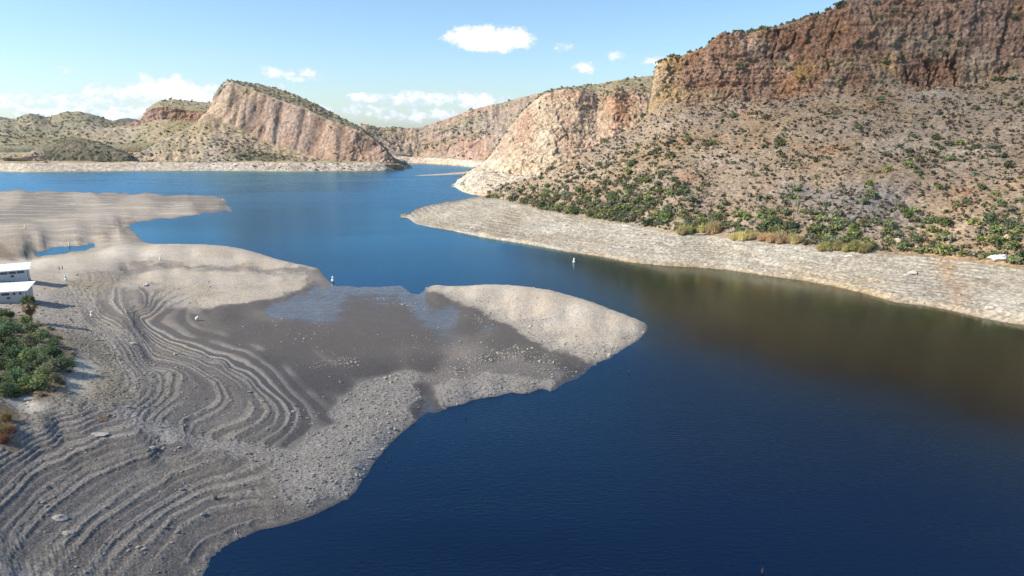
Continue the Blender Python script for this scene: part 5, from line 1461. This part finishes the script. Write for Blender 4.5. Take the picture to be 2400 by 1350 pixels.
reeds += [(1722 + 10.5 * i, 559 + i * .75, 0, [1.0, .75, 1.1, .85, 1.15, .7][i % 6], f'straw-coloured reed clump, {ORD[i]} from the left in the long row', 'long row of straw-coloured reeds') for i in range(15)]
reeds += [(1592 + 11 * i, 549 - 6 * math.sin(i / 8 * 3.1), 1 if i < 5 else 0, [1.2, .8, 1.3, .9][i % 4], f'yellow-green reed clump, {ORD[i]} from the left at the dark undercut slab', 'yellow-green reeds at the undercut slab') for i in range(9)]
reeds += [(1925 + 12 * i, 584 + i * .6, 1, [1.0, 1.35, .8, 1.2, .95][i % 5], f'greenish reed clump, {ORD[i]} from the left in the wide thicket below the lime-green bush', 'greenish reed thicket') for i in range(10)]
reeds += [(1148 + 9 * i, 463, 1, .8, f'yellowish reed clump, {ORD[i]} from the left at the tip of the green belt', 'reeds at the tip of the belt') for i in range(4)]
for i, (px, py, k, sc, lab, grp) in enumerate(reeds):
    p = hill_hit(px + random.uniform(-4, 4), py + random.uniform(-5, 3))
    o = link('reed_clump', (RT_TAN, RT_GRN)[k][i % 2], None, lab, 'reeds', grp, loc=p); o.rotation_euler = (0, 0, i * 2.1)
    o.scale = (sc * random.uniform(.9, 1.3), sc * random.uniform(.9, 1.3), sc * random.uniform(.95, 1.5))
# brighter individual bushes that stand out in the photograph
bright = [(2000, 545, 1.9, 'bright lime-green bush beside the greenish reeds'), (1905, 545, 1.9, 'round dark green bush right of the straw-coloured reeds'), (1810, 520, 2.3, 'deep blue-green bush on the slope above the straw-coloured reeds'), (2215, 520, 2.1, 'bright green bush in the middle of the orange soil'), (2215, 545, 1.4, 'yellow-green bush on the orange soil near the white wash'),
          (2330, 528, 1.5, 'green bush on the orange soil near the frame edge'), (2040, 425, 1.5, 'solitary yellow-green bush high on the bare slope'), (2130, 500, 1.5, 'pale green bush beside the grey scree'), (1560, 510, 2.6, 'large green mesquite at the ring top'), (1520, 520, 2.2, 'dark green mesquite beside the largest one'), (2200, 435, 1.4, 'small green bush above the pale gully'),
          (2330, 595, 1.6, 'grey-green bush beside the pale boulder'), (2395, 600, 1.9, 'dark bush at the frame edge above the ring')]
BR = [bush_mesh('crown', 400, 1.0, 1.25, 420, .10, (.19, .235, .06), nclump=11), bush_mesh('crown', 401, 1.0, 1.25, 420, .10, (.075, .115, .058), nclump=11), bush_mesh('crown', 402, 1.0, 1.25, 420, .10, (.135, .19, .065), nclump=11)]
ST = stems_mesh('stem', 403, 1.0, 1.2, 6, .05)
for i, (px, py, sc, lab) in enumerate(bright):
    p = hill_hit(px, py + 8, smin=2.9, smax=3.7)
    e = empty('shrub', p, i * 1.1, lab, 'shrub'); e.scale = (sc, sc, sc * .95)
    link('crown', BR[0 if ('lime' in lab or 'yellow' in lab) else 1 if ('dark' in lab or 'deep' in lab) else 2], e); link('stem', ST, e)

# ------------------------------------------------------------------ saguaros
M_cactus = plain_mat('saguaro_skin', (.13, .155, .085), .8, .2, 6)
def saguaro(p, hgt, arms, label):
    e = empty('saguaro_cactus', p, random.random() * 6, label, 'cactus')
    def ribbed(pts, rad):
        m = MB(); m.tube(pts, rad, 14)
        m.v = [tuple(Vector(q)) for q in m.v]; return m
    ribbed([(0, 0, -.3), (0, 0, hgt * .3), (0, 0, hgt * .7), (0, 0, hgt * .93), (0, 0, hgt)], [.2, .24, .25, .2, .05]).build('stem', M_cactus, e, True)
    for k in range(arms):
        a = k * 2.4 + .4; q = .55; z0 = hgt * (.42 + .09 * k); ca, sa = math.cos(a), math.sin(a); hh = hgt * (.30 + .05 * k)
        ribbed([(0, 0, z0), (ca * q * .7, sa * q * .7, z0 + .08), (ca * q, sa * q, z0 + .4), (ca * q, sa * q, z0 + hh), (ca * q, sa * q, z0 + hh + .25)], [.12, .15, .16, .15, .03]).build('arm', M_cactus, e, True)
for px, py, hg, ar, lab in [(1868, 500, 5.5, 3, 'branched saguaro cactus above the straw-coloured reeds'), (1858, 522, 3.2, 0, 'single-stemmed saguaro beside the deep green bush'), (1363, 462, 5.0, 0, 'tall thin saguaro on the dark lower slope'), (1188, 447, 4.5, 0, 'thin saguaro at the tip of the green belt'), (2226, 572, 3.6, 1, 'pale saguaro beside the white wash on the orange soil'), (1585, 505, 3.0, 0, 'short saguaro behind the green mesquite')]:
    saguaro(hill_hit(px, py, smin=2.95, smax=3.6), hg, ar, lab)

# ------------------------------------------------------------------ buoys
M_buoy = plain_mat('buoy_white', (.80, .80, .77), .45, .06, 4, .4); M_band = plain_mat('buoy_orange', (.55, .17, .04), .5, .1, 4); M_weed = plain_mat('buoy_foot', (.24, .22, .18), .9, .2, 4)
def buoy_proto():
    e = empty('buoy', (0, 0, 0), 0)
    MB().lathe([(.20, .0), (.21, .05), (.21, 1.15), (.19, 1.30), (.12, 1.40), (.02, 1.44)], 14).build('body', M_buoy, e, True)
    MB().lathe([(.214, .88), (.218, .90), (.218, .97), (.214, .99)], 14).build('band', M_band, e)
    MB().lathe([(.22, .30), (.36, .34), (.38, .45), (.36, .56), (.22, .60)], 14).build('float_collar', M_buoy, e, True)
    MB().lathe([(.06, -.35), (.16, -.3), (.19, 0.0)], 12).build('foot', M_weed, e)
    return e
bp = None
for px, py, tilt, az, lab in [(460, 750, 52, .5, 'white buoy lying tilted on the dark mud flat'), (216, 743, 24, .3, 'white buoy leaning on the strandlines below the palm'), (156, 659, 10, 2.4, 'white buoy standing on pale soil beside the upper building'), (376, 611, 8, 1.2, 'white buoy stranded on the crest of the pale spit'),
                              (346, 669, 84, 2.9, 'white buoy lying flat at the edge of the pale mound'), (163, 578, 6, .2, 'white buoy at the edge of the small pond'), (59, 536, 6, 1.9, 'white buoy far out on the striped sand flat'), (523, 471, 5, 0, 'tiny white buoy at the far tip of the sand flat')]:
    p = near_hit(px, py)
    o = bp = buoy_proto() if bp is None else copy_tree(bp)
    o.location = (p.x, p.y, p.z + .15); o.rotation_euler = (math.radians(tilt) * math.cos(az), math.radians(tilt) * math.sin(az), az)
    o["label"] = lab; o["category"] = 'buoy'; o["group"] = 'white lake buoys'
for px, py, lab in [(780, 660, 'white buoy floating just off the tip of the pale spit'), (1345, 616, 'white buoy floating alone in mid channel')]:
    p = at_z(px, py, 0); o = copy_tree(bp); o.location = (p[0], p[1], -.12); o.rotation_euler = (.05, .04, 0); o.scale = (1.25,) * 3
    o["label"] = lab; o["category"] = 'buoy'; o["group"] = 'white lake buoys'
M_wood = plain_mat('weathered_wood', (.13, .105, .085), .95, .3, 6)
for i, (px, py) in enumerate([(139, 632), (146, 631)]):
    p = near_hit(px, py)
    MB().tube([(0, 0, -.2), (.03, .02, .5), (.0, .05, .95)], [.13, .12, .09], 7).build('stump', M_wood, None, loc=p, label=('left' if i == 0 else 'right') + ' one of two dark stumps on the pale sand', cat='stump')

# ------------------------------------------------------------------ dead snags in the shallows
def snag(p, hgt, n, label, seed, lean=.25):
    rgs = random.Random(seed); m = MB()
    for k in range(n):
        a = rgs.random() * 6.28; q = lean * hgt * rgs.random(); h2 = hgt * rgs.uniform(.5, 1)
        m.tube([(0, 0, -.4), (math.cos(a) * q * .4, math.sin(a) * q * .4, h2 * .5), (math.cos(a) * q, math.sin(a) * q, h2)], [.06, .045, .015], 5)
    m.build('snag', M_wood, None, loc=p, label=label, cat='snag')
for k, (px, py, hg, n, lab) in enumerate([(1474, 873, .8, 3, 'dark twigs poking from the water off the gravel spit'), (905, 1088, .7, 2, 'short twig in the water near the gravel bar'), (1092, 978, .55, 2, 'twig poking up just off the mud channel'), (1262, 914, .5, 4, 'dark twigs at the water edge of the gravel bar'),
                                         (1787, 1343, .8, 5, 'pale dead branch tips at the bottom of the picture'), (750, 632, .5, 3, 'twigs at the tip of the left spit'), (1965, 937, .35, 2, 'tiny twig in the dark water below the hillside')]):
    p = at_z(px, py, 0); snag((p[0], p[1], 0), hg, n, lab, k + 3)
for k, (px, py, hg, n, lab) in enumerate([(267, 526, 1.5, 5, 'dead branches on the eroded bank of the sand flat'), (505, 1170, .9, 6, 'dead bush on the lower strandlines')]):
    snag(near_hit(px, py), hg, n, lab, k + 23, .6)

# ------------------------------------------------------------------ concrete dam at the end of the lake
def dam():
    a = at_f(929, 381, 872); b = at_f(967, 381, 880)
    M_con = plain_mat('dam_concrete', (.46, .44, .39), .85, .12, .25); M_dk = plain_mat('dam_deck', (.22, .21, .20), .85, .15, .5)
    e = empty('dam', (a[0], a[1], 0), 0, 'pale concrete arch dam in the gap at the far end', 'dam')
    W = b[0] - a[0]; n = 14; top = 8.6
    def arc(t): return (W * t, (b[1] - a[1]) * t - 6 * (1 - (2 * t - 1) ** 2) * -1)
    w, d, r = MB(), MB(), MB()
    def wall_strip(m, z0, z1, y0, y1):
        bb = len(m.v)
        for i in range(n + 1):
            x, y = arc(i / n)
            m.v += [(x, y + y0, z0), (x, y + y0 * .6, z1), (x, y + y1, z1), (x, y + y1, z0)]
        for i in range(n):
            q = bb + i * 4
            for j in range(4): m.f.append((q + j, q + 4 + j, q + 4 + (j + 1) % 4, q + (j + 1) % 4))
        m.f += [(bb, bb + 1, bb + 2, bb + 3), (bb + n * 4 + 3, bb + n * 4 + 2, bb + n * 4 + 1, bb + n * 4)]
    wall_strip(w, -3, top, -2.0, 2.0); w.build('wall', M_con, e)
    wall_strip(d, top + .002, top + .6, -2.2, 2.2); d.build('deck', M_dk, e)
    wall_strip(r, top + .6, top + 1.5, -1.9, -1.7); r.build('parapet', M_con, e)
    for i in range(5):
        x, y = arc(.72 + .065 * i); MB().box(x - .22, x + .22, y - 3.2, y - 2.05, -2, top + .3).build('pier', M_dk, e)
    x, y = arc(.98); MB().box(x - 2.2, x + 1.6, y - 2.6, y + 2, top + .61, top + 3.0).build('gate_house', M_dk, e)
dam()

# ------------------------------------------------------------------ stones
def rock_arrays(seed, sub=1, flat=.62, rough=.28):
    import bmesh
    bm = bmesh.new(); bmesh.ops.create_icosphere(bm, subdivisions=sub, radius=1.0)
    v = np.array([q.co[:] for q in bm.verts]); f = np.array([[q.index for q in p.verts] for p in bm.faces]); bm.free()
    rgr = np.random.default_rng(seed)
    v = v * (1 + rough * rgr.normal(size=(len(v), 1))) * np.array((1.15, .85, flat)) * .5
    return v, f
ROCKS = [rock_arrays(500 + i, 1) for i in range(6)]; BOULD = [rock_arrays(520 + i, 2, .7, .13) for i in range(4)]
def rock_mat(name, c, var):
    m, nt, b = new_mat(name); N, L = nt.nodes, nt.links
    at = N.new('ShaderNodeAttribute'); at.attribute_name = 'Col'
    tc = N.new('ShaderNodeTexCoord'); no = N.new('ShaderNodeTexNoise'); no.inputs['Scale'].default_value = 3.0; no.inputs['Detail'].default_value = 5
    L.new(tc.outputs['Object'], no.inputs['Vector'])
    mr = N.new('ShaderNodeMapRange'); mr.inputs[1].default_value = .3; mr.inputs[2].default_value = .7; mr.inputs[3].default_value = 1 - var; mr.inputs[4].default_value = 1 + var
    L.new(no.outputs['Fac'], mr.inputs[0])
    mu = N.new('ShaderNodeMix'); mu.data_type = 'RGBA'; mu.blend_type = 'MULTIPLY'; mu.inputs['Factor'].default_value = 1
    L.new(at.outputs['Color'], mu.inputs['A']); L.new(mr.outputs[0], mu.inputs['B']); L.new(mu.outputs['Result'], b.inputs['Base Color'])
    b.inputs['Roughness'].default_value = .95; b.inputs['Specular IOR Level'].default_value = .1
    return m
M_stone = rock_mat('stone', None, .22)

def near_scatter(n, w, seed):
    V, F = NEAR['V'], NEAR['F']
    rgn = np.random.default_rng(seed)
    q = V[F]; a = np.linalg.norm(np.cross(q[:, 1] - q[:, 0], q[:, 3] - q[:, 0]), axis=1)
    wt = a * w[F].mean(1) * (q[:, :, 2].min(1) > .03)
    cw = np.cumsum(wt); k = np.clip(np.searchsorted(cw, rgn.random(n) * cw[-1]), 0, len(F) - 1)
    u, v = rgn.random(n)[:, None], rgn.random(n)[:, None]
    return q[k, 0] * (1 - u) * (1 - v) + q[k, 1] * u * (1 - v) + q[k, 2] * u * v + q[k, 3] * (1 - u) * v, k

def build_stones():
    V, R_, C_ = NEAR['V'], NEAR['R'], NEAR['C']
    rgn = np.random.default_rng(61)
    near = sstep(330, 620, R_) * (C_ > -1230)
    shore = np.exp(-np.clip(V[:, 2] - .25, 0, 9) / .8) * (NEAR['wet'] < .5)
    w = near * (NEAR['grav'] * .9 + .25 + 1.6 * shore * NEAR['grav'] + .5 * NEAR['berm']) * (1 - .93 * NEAR['wet'])
    pos, k = near_scatter(15000, w, 62)
    siz = np.exp(rgn.normal(size=len(pos)) * .5) * .19 * (.75 + .0011 * pos[:, 1]); siz = np.clip(siz, .09, .85)
    # stones strewn over the mud in the photograph's clusters
    cl = []
    for (px, py, sx, sy, n) in [(810, 850, 38, 12, 80), (750, 858, 30, 8, 25), (940, 712, 40, 6, 50), (985, 722, 25, 6, 30), (880, 700, 25, 5, 15), (1210, 828, 60, 16, 150), (1130, 848, 55, 16, 140), (1270, 850, 40, 12, 90), (1070, 868, 35, 10, 110), (860, 940, 50, 18, 110), (930, 905, 35, 14, 70), (1340, 815, 30, 10, 60), (1310, 870, 45, 14, 70), (700, 790, 120, 40, 40), (1000, 800, 90, 40, 30), (700, 1000, 60, 30, 60), (1130, 745, 40, 14, 60)]:
        for _ in range(n):
            q = at_z(px + rgn.normal() * sx * .6, py + rgn.normal() * sy * .6, .3); cl.append((q[0], q[1]))
    cl = np.array(cl)
    cz = [near_z(x, y, -9.) for x, y in cl]
    cz = np.array(cz); m = cz > .02
    cp = np.c_[cl[m], cz[m]]; cs = np.clip(np.exp(rgn.normal(size=len(cp)) * .45) * .21, .12, .55)
    px_size = siz / pos[:, 1]; order = np.argsort(-px_size * (np.abs(C_[NEAR['F'][k][:, 0]]) < 1195) * (R_[NEAR['F'][k][:, 0]] < 1150))
    ind, rest = order[:200], order[200:]
    co = np.argsort(-cs / cp[:, 1]); ci, cr = co[:90], co[90:]
    greys = np.array([(.30, .272, .235), (.345, .31, .26), (.25, .228, .20), (.40, .365, .31)])
    shared = [[np_mesh('stone', v, f, M_stone, False, np.tile(g, (len(v), 1)).astype(np.float32)) for g in greys] for v, f in ROCKS]
    def place(i, P_, s, lab, grp, pale):
        g_ = 3 if pale and rgn.random() < .7 else int(rgn.integers(0, 4)); lab = ['grey', 'tan-grey', 'dark grey', 'pale'][g_] + ' ' + lab
        o = link('stone', shared[int(rgn.integers(0, 6))][g_], None, lab, 'stone', grp, loc=P_ + np.array((0, 0, .12 * s)))
        o.scale = (s, s, s); o.rotation_euler = (rgn.normal() * .2, rgn.normal() * .2, rgn.random() * 6.28)
    for i in ind:
        f_ = NEAR['F'][k[i]][0]; cx, cy = C_[f_] + 1200, R_[f_] + 294; z_ = pos[i][2]
        zone = ('at the water edge of the gravel bar' if z_ < .6 and cx > 600 else 'at the water edge of the lower left terraces' if z_ < .6 else 'on the gravel ridge above the dark water' if cx > 620 else 'on the curved strandlines of the bay' if cy < 990 and cx > 340 else 'on the cloddy soil beside the brush' if cy < 990 else 'on the lower left terraces, bottom row' if cy > 1230 else 'on the lower left terraces')
        place(i, pos[i], siz[i], ('big stone ' if siz[i] > .45 else 'small stone ') + zone, 'loose stones of the near gravel shore', False)
    for i in ci:
        f_ = cp[i]; zone = 'near the wet channel beside the spit' if f_[1] > 165 else 'in the stony patch below the bright spit' if f_[0] > -14 else 'in the small patch in mid mud flat' if f_[1] > 128 else 'where the mud meets the gravel ridge'
        place(i, cp[i], cs[i], ('stone ' if cs[i] > .3 else 'pebble ') + zone, 'pale stones on the mud flat', True)
    allp = np.r_[pos[rest], cp[cr]]; alls = np.r_[siz[rest], cs[cr]]
    tint = np.ones((len(allp), 3)) * np.array((.290, .262, .226)) * rgn.uniform(.70, 1.40, len(allp))[:, None]
    tint[len(rest):] = np.array((.38, .345, .295)) * rgn.uniform(.75, 1.2, len(cr))[:, None]
    v, f, c = merged([(a, b, np.ones((len(a), 3))) for a, b in ROCKS], allp + np.c_[0 * alls, 0 * alls, .1 * alls], alls, rgn, tint)
    link('gravel', np_mesh('gravel', v, f, M_stone, False, c.astype(np.float32)), kind='stuff', label='cobbles and gravel strewn over the near shore', cat='gravel')
    # rubble on the right ring, the headland and the far shore
    for key, n, wf, base, colr, lab in (('right', 1500, lambda s, c, p: ((s > 2) * (s < 3)) * (.7 + 6 * np.exp(-p[..., 2] / 1.1)) * (c < 1230) + .10 * (s > 3) * (s < 3.95) * (c < 1230), .42, (.36, .315, .255), 'rubble on the pale ring below the brown hillside'),
                                        ('outcrop', 420, lambda s, c, p: 1.0 * (s > 1) * (s < 2.9) * (c < 60), 1.2, (.44, .38, .30), 'pale blocks at the foot of the rock headland'),
                                        ('shelf', 420, lambda s, c, p: (s > 1) * (s < 2) * (c > -900) * (.2 + sstep(-800, -500, c)), 1.2, (.35, .305, .25), 'blocks along the far bathtub ring')):
        pp, ss, cc = scatter(key, n, wf, n)
        sz = np.clip(np.exp(rgn.normal(size=n) * .5) * base, base * .4, base * 3.2)
        tn = np.ones((n, 3)) * np.array(colr) * rgn.uniform(.75, 1.25, n)[:, None]
        v, f, c = merged([(a, b, np.ones((len(a), 3))) for a, b in ROCKS], pp, sz, rgn, tn)
        link('rubble', np_mesh('rubble', v, f, M_stone, False, c.astype(np.float32)), kind='stuff', label=lab, cat='rubble')
    # single boulders one can point at
    def boulder(p, s, k, c, lab):
        v, f = BOULD[k]
        link('boulder', np_mesh('boulder', v * np.array(s) + 0, f, M_stone, False, np.tile(np.array(c), (len(v), 1)).astype(np.float32)), None, lab, 'boulder', loc=p)
    for px, py, s, k, c, lab in [(2345, 606, (5.5, 4, 3.2), 0, (.56, .55, .52), 'large pale grey boulder at the top of the rusty streak'), (2100, 566, (4.2, 3.5, 3.0), 1, (.50, .36, .24), 'round tan boulder above the greenish reeds'), (2368, 555, (3.6, 3.2, 2.8), 2, (.50, .36, .24), 'round orange-tan boulder near the frame edge'),
                                 (2140, 640, (2.6, 2.2, 1.8), 3, (.46, .42, .36), 'grey boulder with dark gaps in the middle of the ring'), (2128, 645, (2.0, 1.6, 1.4), 0, (.42, .38, .32), 'lower of the boulders in the middle of the ring'), (2320, 722, (2.2, 1.8, 1.5), 1, (.48, .43, .36), 'boulder on the lower ring beside the rusty streak'),
                                 (1990, 600, (2.4, 1.8, 1.2), 2, (.5, .47, .42), 'flat block at the ring top below the greenish reeds'), (1645, 548, (5.5, 2.6, 1.0), 3, (.30, .26, .21), 'dark undercut slab beside the yellow-green reeds')]:
        boulder(hill_hit(px, py, smin=1.1, smax=3.6), s, k, c, lab)
    for px, py, s, k, lab in [(140, 1215, (1.6, 1.2, 1.3), 0, 'upright grey block on the lower left gravel'), (158, 1250, (1.3, 1.0, .8), 1, 'dark-sided block on the lower left gravel'), (232, 1018, (2.6, 1.2, .5), 2, 'flat clay slab above the dark terraces'), (310, 805, (1.6, .9, .7), 3, 'small dark clod on the upper strandlines'), (60, 935, (3.2, 1.8, .9), 1, 'pale eroded clay block at the foot of the brushy bank')]:
        boulder(near_hit(px, py), s, k, (.40, .37, .32), lab)
build_stones()

# ------------------------------------------------------------------ things that still share a description are told apart by their order in the picture
def order_labels():
    by = {}
    for o in COL.objects:
        if o.parent is None and o.get("label") and o.get("group"): by.setdefault(o["label"], []).append(o)
    for lab, os_ in by.items():
        if 1 < len(os_) <= len(ORD) and len(lab.split()) <= 13:
            os_.sort(key=lambda o: o.location.x / o.location.y)
            for i, o in enumerate(os_): o["label"] = f"{lab}, {ORD[i]} from left"
order_labels()
